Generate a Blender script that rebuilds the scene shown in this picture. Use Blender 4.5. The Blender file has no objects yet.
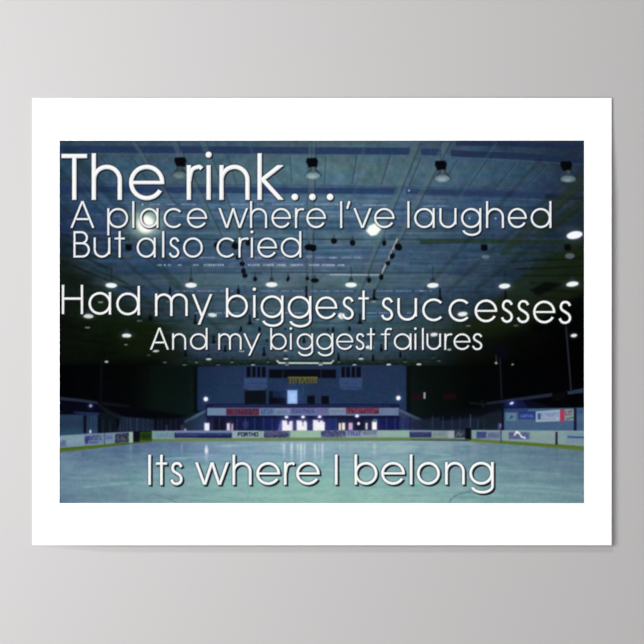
# Landscape poster with a white margin hanging on a pale grey wall.
# The poster is a real thin sheet standing a few millimetres off the wall; its print (a photograph
# of an indoor ice rink with lettering over it) is ink on that sheet, so it is flat mesh with a
# procedurally painted ink colour, split into the pictured things.
import bpy, math, random
import numpy as np

MM = 0.001                     # one photo pixel is one millimetre on the poster plane
CAM_D = 3.0                    # camera distance from the wall
PX0, PY0, PX1, PY1 = 59.5, 140.6, 583.9, 503.1      # printed picture, photo pixels
SX0, SY0, SX1, SY1 = 32.2, 98.0, 611.6, 545.2       # paper sheet
S = 2                                               # ink dots per millimetre
W, H = int(round((PX1 - PX0) * S)), int(round((PY1 - PY0) * S))
xs = PX0 + np.arange(W + 1) / S
ys = PY0 + np.arange(H + 1) / S
rng = np.random.RandomState(7)
C = np.zeros((H + 1, W + 1, 3))
ID = np.zeros((H + 1, W + 1), dtype=np.int32)       # 0 = the picture's own dark ground
PARTS = [('printed_photograph', None)]

# ------------------------------------------------------------------ painting helpers
def newpart(name, label=None):
    PARTS.append((name, label))
    return len(PARTS) - 1

def win(x0, y0, x1, y1):
    i0 = max(0, int(math.floor((x0 - PX0) * S))); i1 = min(W + 1, int(math.ceil((x1 - PX0) * S)) + 1)
    j0 = max(0, int(math.floor((y0 - PY0) * S))); j1 = min(H + 1, int(math.ceil((y1 - PY0) * S)) + 1)
    if i1 <= i0 or j1 <= j0: return None
    X, Y = np.meshgrid(xs[i0:i1], ys[j0:j1])
    return (slice(j0, j1), slice(i0, i1)), X, Y

def put(sl, m, col, a=1.0, pid=None, thr=0.5, add=False):
    m = np.clip(m, 0, 1)
    k = (m * a)[..., None]
    if add: C[sl] += k * np.array(col, float)
    else:   C[sl] = C[sl] * (1 - k) + k * np.array(col, float)
    if pid is not None:
        I = ID[sl]; I[m > thr] = pid; ID[sl] = I

def sstep(d, soft):
    t = np.clip(0.5 - d / soft, 0, 1)
    return t * t * (3 - 2 * t)

def poly_sd(P, X, Y):
    d = np.full(X.shape, 1e9); inside = np.zeros(X.shape, bool)
    n = len(P)
    for i in range(n):
        ax, ay = P[i]; bx, by = P[(i + 1) % n]
        ex, ey = bx - ax, by - ay
        L = ex * ex + ey * ey + 1e-12
        t = np.clip(((X - ax) * ex + (Y - ay) * ey) / L, 0, 1)
        d = np.minimum(d, np.hypot(X - ax - t * ex, Y - ay - t * ey))
        c = ((ay > Y) != (by > Y))
        with np.errstate(divide='ignore', invalid='ignore'):
            xi = ax + (Y - ay) * ex / (ey if abs(ey) > 1e-12 else 1e-12)
        inside ^= c & (X < xi)
    return np.where(inside, -d, d)

def poly(P, col, a=1.0, soft=1.2, pid=None):
    px = [p[0] for p in P]; py = [p[1] for p in P]
    w = win(min(px) - soft, min(py) - soft, max(px) + soft, max(py) + soft)
    if w is None: return
    sl, X, Y = w
    put(sl, sstep(poly_sd(P, X, Y), soft), col, a, pid)

def rect(x0, y0, x1, y1, col, a=1.0, soft=1.2, pid=None):
    poly([(x0, y0), (x1, y0), (x1, y1), (x0, y1)], col, a, soft, pid)

def ell_sd(cx, cy, rx, ry, X, Y, rot=0.0):
    c, s = math.cos(rot), math.sin(rot)
    dx, dy = X - cx, Y - cy
    u, v = dx * c + dy * s, -dx * s + dy * c
    k0 = np.hypot(u / rx, v / ry); k1 = np.hypot(u / rx ** 2, v / ry ** 2) + 1e-9
    return k0 * (k0 - 1) / k1

def ell(cx, cy, rx, ry, col, a=1.0, soft=1.2, pid=None, rot=0.0):
    r = max(rx, ry) + soft
    w = win(cx - r, cy - r, cx + r, cy + r)
    if w is None: return
    sl, X, Y = w
    put(sl, sstep(ell_sd(cx, cy, rx, ry, X, Y, rot), soft), col, a, pid)

def glow(cx, cy, rx, ry, col, a):
    w = win(cx - 3 * rx, cy - 3 * ry, cx + 3 * rx, cy + 3 * ry)
    if w is None: return
    sl, X, Y = w
    put(sl, np.exp(-(((X - cx) / rx) ** 2 + ((Y - cy) / ry) ** 2)), col, a)

def seg_sd(p, q, w2, X, Y, butt=False):
    ax, ay = p; bx, by = q
    ex, ey = bx - ax, by - ay
    L = math.hypot(ex, ey) + 1e-9
    ux, uy = ex / L, ey / L
    t = (X - ax) * ux + (Y - ay) * uy
    n = np.abs(-(X - ax) * uy + (Y - ay) * ux)
    if butt:
        du = np.abs(t - L / 2) - L / 2; dn = n - w2
        return np.minimum(np.maximum(du, dn), 0) + np.hypot(np.maximum(du, 0), np.maximum(dn, 0))
    tc = np.clip(t, 0, L)
    return np.hypot(t - tc, n) - w2

def line(p, q, wd, col, a=1.0, soft=1.0, pid=None):
    r = wd / 2 + soft
    w = win(min(p[0], q[0]) - r, min(p[1], q[1]) - r, max(p[0], q[0]) + r, max(p[1], q[1]) + r)
    if w is None: return
    sl, X, Y = w
    put(sl, sstep(seg_sd(p, q, wd / 2, X, Y), soft), col, a, pid)

def cubic_up(g, n, axis):
    m = g.shape[axis]
    t = np.linspace(0, m - 1, n)
    i = np.clip(np.floor(t).astype(int), 0, m - 2); f = t - i
    f = f * f * (3 - 2 * f)
    a = np.take(g, i, axis); b = np.take(g, i + 1, axis)
    shp = [1] * g.ndim; shp[axis] = n
    f = f.reshape(shp)
    return a * (1 - f) + b * f

def noise(cx, cy):             # smooth noise with cells of cx by cy millimetres, about -1..1
    g = rng.uniform(-1, 1, (int(362 / cy) + 3, int(524 / cx) + 3))
    return cubic_up(cubic_up(g, H + 1, 0), W + 1, 1)

def grid_field(gx, gy, G, X, Y):
    G = np.array(G, float)
    ix = np.clip(np.searchsorted(gx, X[0, :], 'right') - 1, 0, len(gx) - 2)
    fx = (X[0, :] - np.array(gx)[ix]) / (np.array(gx)[ix + 1] - np.array(gx)[ix])
    iy = np.clip(np.searchsorted(gy, Y[:, 0], 'right') - 1, 0, len(gy) - 2)
    fy = (Y[:, 0] - np.array(gy)[iy]) / (np.array(gy)[iy + 1] - np.array(gy)[iy])
    fx = np.clip(fx, 0, 1); fy = np.clip(fy, 0, 1)
    fx = (fx * fx * (3 - 2 * fx) + fx) / 2; fy = (fy * fy * (3 - 2 * fy) + fy) / 2
    A = G[:, ix] * (1 - fx)[None, :, None] + G[:, ix + 1] * fx[None, :, None]
    return A[iy] * (1 - fy)[:, None, None] + A[iy + 1] * fy[:, None, None]

XX, YY = np.meshgrid(xs, ys)
FULL = (slice(None), slice(None))

# ------------------------------------------------------------------ 1. roof of the rink
gx = [60, 100, 150, 200, 250, 310, 370, 420, 470, 520, 560, 584]
gy = [141, 170, 200, 230, 260, 285, 310, 330, 350, 366, 375]
G = [
 [(46,66,90),(50,72,98),(52,76,102),(58,82,108),(62,86,110),(66,90,112),(66,92,112),(60,84,107),(48,68,95),(38,56,80),(33,48,70),(32,46,66)],
 [(40,62,86),(54,82,110),(60,88,114),(68,96,118),(74,102,122),(78,108,126),(76,106,124),(70,100,122),(58,88,116),(48,74,100),(38,54,78),(34,48,70)],
 [(34,52,80),(48,74,110),(56,82,116),(66,92,126),(72,100,134),(74,104,136),(72,102,134),(66,92,122),(54,80,114),(44,64,96),(36,50,74),(34,46,66)],
 [(28,44,74),(46,68,108),(54,78,112),(64,90,114),(70,98,124),(72,102,128),(70,98,127),(62,88,114),(52,76,106),(42,62,92),(30,44,62),(24,36,44)],
 [(22,34,38),(38,56,76),(48,72,104),(60,86,116),(68,92,122),(72,96,128),(68,94,120),(60,86,112),(46,70,98),(34,52,70),(22,34,36),(16,24,20)],
 [(17,25,24),(32,46,54),(42,62,86),(58,82,98),(64,90,108),(68,94,112),(66,92,110),(58,82,106),(44,64,92),(30,46,66),(18,26,24),(10,14,10)],
 [(11,17,13),(24,38,27),(34,48,56),(52,74,92),(58,82,102),(62,88,106),(60,86,104),(50,72,90),(32,48,62),(16,24,22),(8,11,9),(4,5,5)],
 [(3,4,5),(12,20,10),(20,30,18),(46,66,74),(58,82,100),(63,88,105),(60,85,103),(42,62,72),(20,30,20),(7,10,6),(3,3,4),(2,2,3)],
 [(3,3,5),(4,7,4),(10,17,10),(42,56,80),(54,74,94),(58,80,100),(56,78,98),(38,54,66),(11,16,12),(4,5,5),(2,2,3),(2,2,3)],
 [(2,2,4),(3,4,4),(5,9,5),(26,36,44),(34,48,58),(38,52,64),(36,50,62),(24,34,40),(6,9,7),(2,3,4),(2,2,3),(2,2,3)],
 [(2,2,4),(3,4,4),(4,6,6),(12,20,22),(18,26,34),(20,28,36),(20,28,36),(12,18,20),(4,6,6),(2,3,4),(2,2,3),(2,2,3)]]
C[:] = grid_field(gx, gy, G, XX, YY) * np.array([1.03, 1.015, .95])
LUM = C.mean(axis=2, keepdims=True) / 90.0
# corrugated decking: fine transverse ribs, plus the mottled panel faces
rib = noise(60, 1.9); rib2 = noise(16, 2.6); mott = noise(4, 4); mott2 = noise(11, 7)
env = np.clip((YY - 190) / 12, 0, 1) * np.clip((366 - YY) / 20, 0, 1)
C += LUM * ((10.5 * rib + 6.5 * rib2) * env + 7 * mott + 6 * mott2)[..., None] * np.array([.95, 1.0, 1.05])
C += LUM * (noise(40, 9) * 5)[..., None] * np.array([-.6, .3, 1.2])

sidem = np.clip((150 - XX) / 40, 0, 1) * np.clip((YY - 255) / 30, 0, 1) * np.clip((362 - YY) / 10, 0, 1) + np.clip((XX - 500) / 40, 0, 1) * np.clip((YY - 230) / 20, 0, 1) * np.clip((320 - YY) / 20, 0, 1)
C += (sidem * (noise(14, 2.6) * 5 + noise(6, 4) * 4))[..., None] * np.array([.8, 1.1, .7])
roof = newpart('pictured_roof', 'blue-grey corrugated rink ceiling in the print')
put(FULL, ((YY < 366.4) & (C.mean(axis=2) > 13)).astype(float), (0, 0, 0), 0.0, roof)

VX, VY = 309.0, 420.0
def toward(x, y, y2):          # a line running away along the hall
    t = (y2 - y) / (VY - y)
    return (x + (VX - x) * t, y2)

# main beams across the hall (dark undersides); they sag to the right in the picture
def band(pts, h, col, a, soft=1.6):
    up = [(x, y) for x, y in pts]; dn = [(x, y + h) for x, y in reversed(pts)]
    poly(up + dn, col, a, soft)
band([(58, 145.6), (170, 146), (300, 147), (410, 147.8)], 7.2, (31, 49, 85), .8)
band([(421, 148.2), (441, 149)], 6.8, (34, 51, 86), .78)
band([(451, 150), (520, 153), (586, 158)], 6.6, (28, 41, 70), .76)
band([(456, 140), (520, 141.5), (586, 145)], 5.4, (28, 40, 72), .7)
band([(58, 153.2), (250, 153.6), (412, 154.6), (500, 159), (586, 164)], 1.0, (84, 108, 130), .30)
band([(58, 183.6), (200, 184.2), (330, 185.2), (430, 187), (586, 192)], 1.4, (44, 60, 92), .55)
band([(58, 186), (200, 186.8), (330, 187.6), (398, 188)], 6.3, (32, 50, 90), .76)
band([(406, 188.4), (500, 191), (560, 193)], 5.6, (34, 50, 84), .7)
band([(545, 194), (586, 197)], 5, (24, 32, 44), .7)
for y, a in ((195.4, .28), (198.6, .32), (201.2, .25)):
    band([(58, y), (250, y + .4), (400, y + 1), (586, y + 5)], 1.1, (110, 140, 170), a * .55, 1.2)
for y, h, col, a in ((209, 2, (40, 62, 100), .45), (213.5, 2, (84, 112, 146), .3), (220, 3, (46, 70, 108), .40), (226.5, 3.5, (36, 58, 88), .40),
                     (232, 2, (92, 120, 140), .25), (238.4, 1.8, (30, 50, 62), .65), (246, 3.2, (44, 68, 104), .5),
                     (252, 3, (58, 84, 120), .4), (259.5, 3, (60, 84, 126), .5), (268, 2, (52, 74, 112), .35), (271.5, 2, (38, 56, 78), .55),
                     (275, 11, (86, 106, 116), .28), (288.5, 6.5, (52, 74, 110), .42), (298, 2, (44, 62, 82), .4), (304, 3, (46, 68, 92), .35),
                     (311.5, 7, (50, 72, 104), .35), (322, 2, (44, 62, 78), .4), (331, 3, (48, 66, 92), .3), (340, 2, (40, 56, 76), .35), (347, 4, (46, 62, 96), .3)):
    x0 = 60 + max(0, y - 245) * .9; x1 = 520 - max(0, y - 225) * .75
    w = win(58, y - 3, 586, y + h + 3)
    sl, X, Y = w
    m = sstep(np.abs(Y - y - h / 2) - h / 2, 1.6) * np.clip((X - x0) / 25, 0, 1) * np.clip((x1 - X) / 30, 0, 1)
    put(sl, m, col, a)
# olive beam on the right
band([(420, 239.6), (500, 239.4), (586, 241)], 4.2, (30, 46, 26), .62)
band([(500, 252.5), (560, 253)], 2.2, (26, 40, 26), .55)
poly([(586, 236), (548, 259), (515, 280), (492, 304), (476, 326), (520, 326), (586, 300)], (26, 37, 17), .62, 7)
poly([(470, 318), (505, 296), (530, 330), (470, 338)], (20, 29, 13), .5, 10)
poly([(586, 172), (582, 172), (522, 230), (500, 252), (508, 252), (530, 234), (586, 184)], (34, 48, 32), .6, 3)
poly([(586, 196), (560, 214), (530, 236), (540, 238), (586, 208)], (30, 43, 26), .55, 4)
poly([(58, 262), (74, 268), (104, 288), (150, 316), (186, 356), (58, 366)], (15, 24, 13), .5, 14)
poly([(112, 326), (150, 318), (176, 340), (186, 360), (120, 352)], (16, 26, 9), .5, 12)
for k in range(7):             # dark joists on the right slope
    line((512 + k * 6, 262 + k * 7), (586, 258 + k * 8.5), 1.6, (8, 12, 8), .5, 2)
poly([(530, 290), (546, 282), (563, 284), (545, 293), (538, 296)], (5, 7, 6), .75, 4)
poly([(586, 292), (566, 302), (530, 330), (586, 334)], (3, 4, 4), .85, 8)

# panel joints and girders running away along the hall
for x, y, y2, wd in ((357, 156, 184, 1.4), (390, 156, 184, 1.6), (421, 158, 185, 1.4), (457, 160, 175, 1.2), (487, 160, 186, 1.7), (516, 163, 190, 1.4),
                     (546, 166, 186, 1.2), (326, 157, 184, .9), (290, 156, 184, .9), (258, 156, 184, 1), (228, 156, 184, 1.1), (132, 157, 184, 1.3),
                     (101, 157, 184, 1.5), (74, 166, 186, 1.6)):
    a = toward(x, y, y2)
    line((x, y), a, wd, (38, 56, 74), .55, 1.4)
    line((x + 1.7, y), (a[0] + 1.7, a[1]), 1, (96, 122, 140), .22, 1.4)
for x, w0, y2 in ((174, 7, 236), (203, 7, 236), (312, 8, 360), (417, 8, 300), (447, 8, 296), (134, 5, 205), (250, 3, 240), (365, 3, 200), (497, 3, 200)):
    a = toward(x, 142, y2)
    s = (VY - y2) / (VY - 142)
    big = w0 > 4
    poly([(x - w0 / 2, 142), (x + w0 / 2, 142), (a[0] + w0 * s / 2, y2), (a[0] - w0 * s / 2, y2)],
         (84, 106, 112) if big else (76, 100, 122), .46 if big else .3, 2.0)
    if big:
        line((x + w0 / 2, 142), (a[0] + w0 * s / 2, y2), 1.3, (34, 50, 64), .55, 1.4)
line((308, 142), (306, 300), .8, (36, 52, 64), .5, 1)
for x in (66, 72): line((x, 150), toward(x, 150, 260), 4, (16, 26, 22), .30, 5)
for x, y, y2 in ((60, 170, 330), (60, 205, 320), (60, 236, 318), (84, 185, 305), (540, 160, 300), (572, 176, 292), (590, 200, 290)):
    line((x, y), toward(x, y, y2), 3.6, (18, 30, 18), .26, 4)
for x, y, y2 in ((586, 196, 216), (580, 190, 222)):
    line((x, y), toward(x, y, y2), 3.4, (30, 42, 28), .6, 3)
for x, y in ((66, 236), (70, 246), (64, 262), (84, 258), (66, 276), (72, 284), (82, 270), (100, 272), (112, 282)):     # dim joists, left
    line((x - 8, y - 4), (x + 28, y + 12), 1.5, (12, 22, 20), .5, 2)

# perforated light strips in the decking
def dashes(y, spans, col, a, h=1.3):
    for x0, x1 in spans:
        w = win(x0 - 1, y - 2, x1 + 1, y + 2)
        if w is None: continue
        sl, X, Y = w
        ph = 0.62 + 0.38 * np.sin((X - x0) * 2 * math.pi / 2.3)
        vary = 0.75 + 0.25 * np.sin(X * .9 + y) * np.sin(X * .37)
        m = sstep(np.abs(Y - y) - h / 2, 1.2) * sstep(np.abs(X - (x0 + x1) / 2) - (x1 - x0) / 2, 1.0) * ph * vary
        put(sl, m, col, a)
strip = (186, 196, 236)
dashes(204.3, [(150, 160), (166, 176), (181, 196), (230, 250), (257, 264), (272, 304), (314, 340), (355, 358)], strip, .85)
dashes(205.2, [(363, 387)], strip, .95); dashes(206, [(422, 434), (436, 448)], strip, .8)
dashes(201.5, [(240, 262), (272, 300), (345, 380), (428, 446)], (120, 140, 190), .4)
dashes(216.3, [(114, 121), (173, 186), (188, 203), (240, 260), (290, 310), (330, 336), (338, 356), (422, 428), (468, 471)], strip, .65)
dashes(257.6, [(176, 185), (199, 215), (250, 262), (276, 285), (315, 336), (330, 338), (341, 352), (354, 362)], strip, .8)
dashes(265, [(157, 162), (164, 166), (168, 171), (178, 182), (193, 198.5), (204, 224), (248, 260), (263, 274), (277, 286), (290, 303), (309, 319), (322, 335), (338, 345)], (214, 222, 250), 1.0, 1.7)
dashes(291, [(175, 180), (182, 188), (190, 193), (197, 217), (220, 233), (261, 277), (281, 289), (293, 303), (311, 317), (320, 330), (333, 340), (342, 353), (377, 393), (396, 411), (415, 424), (420, 427), (429, 432)], strip, .72)
dashes(313, [(195, 204), (216, 222), (224, 240), (266, 274), (285, 290), (293, 304), (366, 377), (379, 389), (407, 411)], strip, .9)
dashes(316.6, [(204, 212), (286, 302), (366, 376), (380, 386), (398, 411)], (140, 150, 220), .6)
dashes(322, [(252, 258), (330, 340)], strip, .4)
for x, y in ((495.6, 218.5), (469.5, 218.5), (409, 190.5), (142.5, 204.5)): ell(x, y, .9, .9, (190, 215, 250), .9, 1)

# truss band closing the roof, seen edge on
poly([(176, 359.5), (300, 360.5), (436, 360), (436, 365.6), (300, 366.4), (180, 366.6)], (17, 30, 24), .85, 2.5)
for x in np.arange(190, 432, 9): line((x, 361), (x + 4, 365), .8, (52, 66, 58), .4, 1)
line((188, 361.4), (430, 361.4), .9, (54, 70, 56), .45, 1)

# white hoop pipes
p = newpart('truss_pipe', 'pale bent pipe below the lamps'); pcol = (206, 214, 216)
line((397.3, 239), (381, 274.6), 1.5, (172, 178, 178), .9, 1.1, p); line((381, 274.9), (330, 274.6), 1.1, (190, 204, 204), .85, 1.1, p)
line((330, 274.6), (262, 273), .7, (150, 168, 172), .4, 1)
q = newpart('hoop_pipe', 'white bowed pipe hanging over the far wall')
line((277, 360.8), (279.5, 363), 1.6, pcol, 1, 1.1, q); line((279.5, 363), (331, 363.2), 1.7, pcol, 1, 1.1, q); line((331, 363.2), (333.4, 360.6), 1.5, (190, 200, 200), 1, 1.1, q)

# ------------------------------------------------------------------ 2. spotlights and pendant lamps
def dome_lamp(x, y, tilt, dim):
    p = newpart('pendant_lamp', 'unlit dome lamp under a black housing')
    poly([(x - 5.6, y - 4.6), (x + 4, y - 5), (x + 5.8, y - 2), (x + 4.6, y + 4.6), (x - 3.5, y + 4.8), (x - 6.2, y - 1)], (7, 9, 14), 1, 1.5, p)
    line((x - .5, 141), (x - .5, y - 5), .7, (30, 44, 58), .5, 1)
    bx = x + tilt
    poly([(bx - 1.5, y + 4), (bx + 2, y + 4), (bx + 8.3, y + 12), (bx + 7.5, y + 15.5), (bx - 7, y + 15.5), (bx - 8, y + 12)], (62 * dim, 82 * dim, 98 * dim), .8, 1.5, p)
    poly([(bx - 1, y + 4.2), (bx + 2.2, y + 4.2), (bx + 1.5, y + 8), (bx - .5, y + 8)], (104 * dim, 104 * dim, 84 * dim), .7, 1.4)
    line((bx + 2.5, y + 6), (bx + 8.4, y + 12.5), 1.2, (26, 40, 58), .8, 1.2); line((bx - 1.5, y + 6), (bx - 8, y + 13), 1.2, (30, 46, 62), .6, 1.2)
    ell(bx, y + 13, 7.4, 3.3, (132 * dim, 158 * dim, 164 * dim), .85, 2.2, p)
    ell(bx - .5, y + 14, 4, 1.8, (160 * dim, 182 * dim, 184 * dim), .8, 2)
dome_lamp(180.5, 162.2, -1, .74); dome_lamp(312.3, 162.8, .5, .98); dome_lamp(441, 165.6, 1.2, .94); dome_lamp(566.4, 166, 1.6, .8)

def dark_lamp(x, y, rx, ry, dx, dy, b):
    p = newpart('pendant_lamp', 'unlit lamp with a faint reflector under a black housing')
    poly([(x - 3.2, y - 3), (x + 3, y - 3.2), (x + 3.4, y + 2.5), (x, y + 3.6), (x - 3.2, y + 2)], (6, 8, 10), .95, 1.4, p)
    line((x, y - 14), (x, y - 3), .6, (18, 26, 34), .5, 1)
    ell(x + dx, y + dy, rx, ry, (150 * b, 172 * b, 190 * b), .8, 2, p)
dark_lamp(128.6, 247.4, 4.2, 2, -1, 8.6, .5); dark_lamp(484.2, 247.6, 4, 1.9, 1.3, 9.2, .72); dark_lamp(567.6, 247.2, 4.8, 2.8, 2.2, 8.8, .62)
dark_lamp(313, 248, 3.4, 1.5, -4, 8.6, .8)

def bright_lamp(x, y, rx, ry, rot=0.0, stem=18, b=1.0, cap=True, name='pendant_lamp', label='lit white pendant lamp'):
    p = newpart(name, label)
    if stem: line((x, y - stem), (x, y - ry), .8, (18, 26, 34), .6, 1)
    if cap: poly([(x - 1.3, y - ry - 5), (x + 1.3, y - ry - 5), (x + rx * .62, y - ry * .5), (x - rx * .62, y - ry * .5)], (30, 40, 48), .8, 1.6, p)
    glow(x, y, rx * 1.25, ry * 1.5, (150, 170, 190), .35 * b)
    ell(x, y, rx, ry, (238 * b, 246 * b, 246 * b), 1, 1.5, p, rot)
for x, y, rot in ((111.3, 285.4, .04), (191, 285.2, 0), (271.6, 284.6, 0), (351, 284.9, 0), (432.8, 285.4, -.05), (504.5, 286.1, -.08), (572.4, 284.1, -.13)):
    bright_lamp(x, y, 5.7 if x < 560 else 6.2, 2.5, rot)
bright_lamp(88.4, 316.2, 5, 2.1, .05, 14, .88); bright_lamp(462.6, 314.1, 4.8, 2.3, -.1, 12, .97); bright_lamp(212.4, 315, 4.4, 2, .1, 8, .92, False)
bright_lamp(342, 316, 4, 3, .2, 6, 1, False); bright_lamp(126.7, 335.6, 4.6, 2, 0, 8, .97); bright_lamp(434, 334.6, 3.6, 1.8, -.1, 6, .95, False)
bright_lamp(369.4, 347.4, 4.2, 1.7, .05, 5, 1, False); bright_lamp(573.9, 335.5, 3.2, 1.7, -.12, 0, .97, False)
# three blown-out lamps of the nearest lit row
p = newpart('pendant_lamp', 'glaring lit lamp with a halo')
glow(145.8, 222.5, 18, 16, (150, 190, 180), .55); glow(145.8, 223.5, 11.5, 10.5, (228, 242, 206), 1)
ell(145.6, 224.4, 8, 8.6, (255, 255, 250), 1, 5, p)
p = newpart('pendant_lamp', 'glaring lit lamp, diamond shaped')
glow(373, 228, 11, 11, (150, 180, 178), .55)
poly([(366, 231), (369, 226), (375, 223.2), (380.6, 226), (381, 229.5), (376.5, 235), (371, 236)], (253, 255, 248), 1, 2, p)
p = newpart('pendant_lamp', 'glaring lit lamp at the edge of the print')
glow(574.6, 235, 9, 6, (130, 150, 190), .4)
ell(574.6, 235.1, 8, 3.8, (246, 250, 255), 1, 1.8, p, -.17)
# small far lamps: x, y, rx, ry, brightness
for x, y, rx, ry, b in ((87.5, 327.6, 3, 1, .55), (139.5, 320.8, 2.8, 1, .5), (126, 344.7, 2, .9, .55), (148.7, 355.3, 2, .9, .32), (154.8, 351.2, 2.5, 1.2, .92),
                        (106.5, 361.8, 2, 1.3, .86), (156.4, 351, 3.1, 1.3, .85), (164.8, 362.5, 2, .7, .5), (184.5, 365.7, 2.8, 1.3, .88), (196.6, 362.5, 1.8, .7, .55),
                        (208.7, 359.2, 3.1, 1.2, .92), (218.2, 365.7, 2.1, 1, .88), (232, 362.3, 1.8, .7, .55), (241.6, 351, 2.8, 1, .95), (253, 365.2, 2.4, 1.1, .86),
                        (285.8, 358.8, 2.7, 1, .95), (287, 365.2, 2.2, .9, .8), (320.7, 365, 2.4, 1.1, .9), (285.5, 350.7, 2.2, 1.1, .8), (268, 362.2, 1.5, .7, .5),
                        (361, 358.8, 2.8, 1.1, .95), (354.4, 365.1, 2.4, 1.1, .85), (388.7, 364.6, 2.6, 1.2, .92), (419, 364.4, 2.8, 1.3, .92), (449, 349.6, 2.5, 1.2, .85),
                        (439, 361, 2, .8, .4), (468.3, 325.8, 2.6, .9, .5), (516, 325.6, 2.6, .9, .45), (496.1, 363.1, 1.5, 1.4, .78), (512.6, 364.7, 1.4, 1.3, .65),
                        (140, 302.5, 2.6, 1, .2), (100.6, 302.2, 2.9, 1.1, .6), (257.5, 319.4, 2, .8, .85), (234, 301.5, 3, .9, .45), (168.5, 301.4, 2.2, .8, .45),
                        (373.6, 301.5, 2.2, .8, .7), (405, 362, 2, .7, .4), (339, 362.2, 1.6, .7, .5), (433, 357.8, 1.6, .7, .3), (140.4, 320.6, 2.5, .9, .3)):
    p = newpart('ceiling_light', 'tiny far lit lamp')
    if y < 350: line((x, y - 7), (x, y - 1), 1.4, (10, 15, 16), .6, 1.6)
    else: poly([(x - .5, y - 5), (x + .5, y - 5), (x + rx, y - .8), (x - rx, y - .8)], (14, 20, 22), .55, 1.5)
    ell(x, y, rx * .9, ry * .85, (226 * b, 236 * b, 230 * b), .95, 1.3, p)
line((496, 356), (496.4, 361.5), 1, (70, 76, 84), .7, 1)

def spot(x, y, rx, ry, rot=0.0):
    p = newpart('stage_spotlight', 'small black spotlight under the roof')
    ell(x, y, rx, ry, (7, 9, 14), .95, 1.6, p, rot)
    line((x, y - ry - 3), (x, y), .9, (18, 26, 34), .7, 1.2)
for v in ((217.3, 245, 3.6, 3), (235.6, 246, 4, 3.4), (237.7, 257.4, 2, 2.4), (242.2, 263.8, 2.6, 2.2), (243.4, 271, 2.2, 2.8), (245, 275.6, 2.6, 2.2), (248, 243, 2.4, 3), (309, 247.3, 4.4, 3.3),
          (334, 241, 3, 2.8), (255.2, 279, 2, 2.4), (288, 279, 1.5, 2.6, .3), (307.4, 278.6, 1.8, 1.8), (314.8, 280.4, 4, 2.3), (352.6, 242.8, 2.7, 3), (384.2, 243, 2.2, 2.8), (398.4, 247, 4, 3.4, .7), (392.3, 256, 2.5, 3, .5),
          (387.8, 263.2, 2.3, 2.2), (381.2, 277, 2.3, 3), (369, 280, 2.1, 2.8), (170, 291, 1.2, 3.6), (238.4, 291.5, 1.5, 3.4), (150.5, 318, 2.4, 3)):
    spot(*v)
def cone(x, y, h, w, a=.85):
    p = newpart('hanging_lamp', 'dark cone lamp on a short rod')
    line((x, y - h), (x, y), 1.9, (9, 13, 14), a, 1.4, p)
    poly([(x - .8, y - 2.5), (x + .8, y - 2.5), (x + w, y + 1), (x - w, y + 1)], (8, 11, 12), a, 1.4, p)
for v in ((306.4, 298, 11, 1.6), (374.2, 299, 9, 4), (440, 299, 10, 3), (505.5, 298, 7, 1.5), (249.8, 323.5, 8, 3.2), (360, 323, 8, 3.4), (195.3, 323, 8, 2.5), (264, 354.8, 7, 2.4), (185.5, 355.4, 5, 2.2),
          (213.8, 342.4, 6, 2), (225.2, 351, 5, 2), (381.4, 350.6, 6, 2), (400.4, 356.5, 4, 1.6), (338.4, 359, 5, 1.4), (373, 360, 5, 1.4), (304, 342, 4, 1.6), (333, 331, 3, 1.4), (259.5, 330.4, 3, 1.4), (349.5, 330, 3, 1.4), (241, 330, 3, 1.4)):
    cone(*v)
for v in ((240, 331, 1.6, 1.3), (259.6, 329.4, 1.4, 1.6), (285.2, 329.2, 1.2, 1.2), (328, 330, 1.4, 1.4), (337, 340, 2, 1.6), (267, 340.5, 1.4, 1.4), (374.5, 332, 1.2, 3)):
    ell(v[0], v[1], v[2], v[3], (12, 17, 20), .75, 1.4)

# ------------------------------------------------------------------ 3. far wall, galleries, stands
wl = newpart('pictured_end_wall', 'dim blue end wall of the hall')
w = win(60, 366, 584, 442); sl, X, Y = w
dk = grid_field([60, 130, 160, 193, 250, 400, 412, 440, 480, 584], [366, 400, 420, 442],
   [[(2,2,4),(4,5,5),(10,16,12),(12,22,20),(34,52,80),(36,52,82),(12,20,18),(7,15,10),(3,4,5),(2,2,3)],
    [(2,2,5),(4,5,6),(12,24,20),(16,32,34),(38,56,92),(38,54,92),(14,24,24),(8,16,13),(3,4,5),(3,3,6)],
    [(4,6,16),(4,6,12),(12,22,22),(18,34,38),(36,52,90),(36,52,90),(16,26,28),(10,16,18),(6,8,14),(5,6,12)],
    [(8,12,30),(8,12,24),(16,26,30),(22,36,46),(34,44,84),(34,44,84),(20,30,40),(14,20,32),(10,14,24),(8,10,20)]], X, Y)
C[sl] = dk
poly([(197.4, 366.4), (406, 366.4), (407, 410), (196, 410)], (32, 49, 77), .94, 1.8, wl)
w = win(197, 366, 407, 412); sl, X, Y = w
C[sl] += 7 * np.clip((Y - 366) / 40, 0, 1)[..., None] * np.array([.2, .5, .8]) - 8 * np.clip((225 - X) / 30, 0, 1)[..., None]
p = newpart('pictured_column', 'dark column left of the end wall')
rect(193.2, 366, 197.4, 413, (7, 13, 16), .95, 1.6, p)
p = newpart('pictured_column', 'dark column right of the end wall')
rect(406.4, 366, 411, 416, (9, 14, 16), .95, 1.6, p)
poly([(150, 366), (193, 366), (193, 414), (182, 419), (150, 419)], (11, 23, 20), .5, 8)
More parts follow.
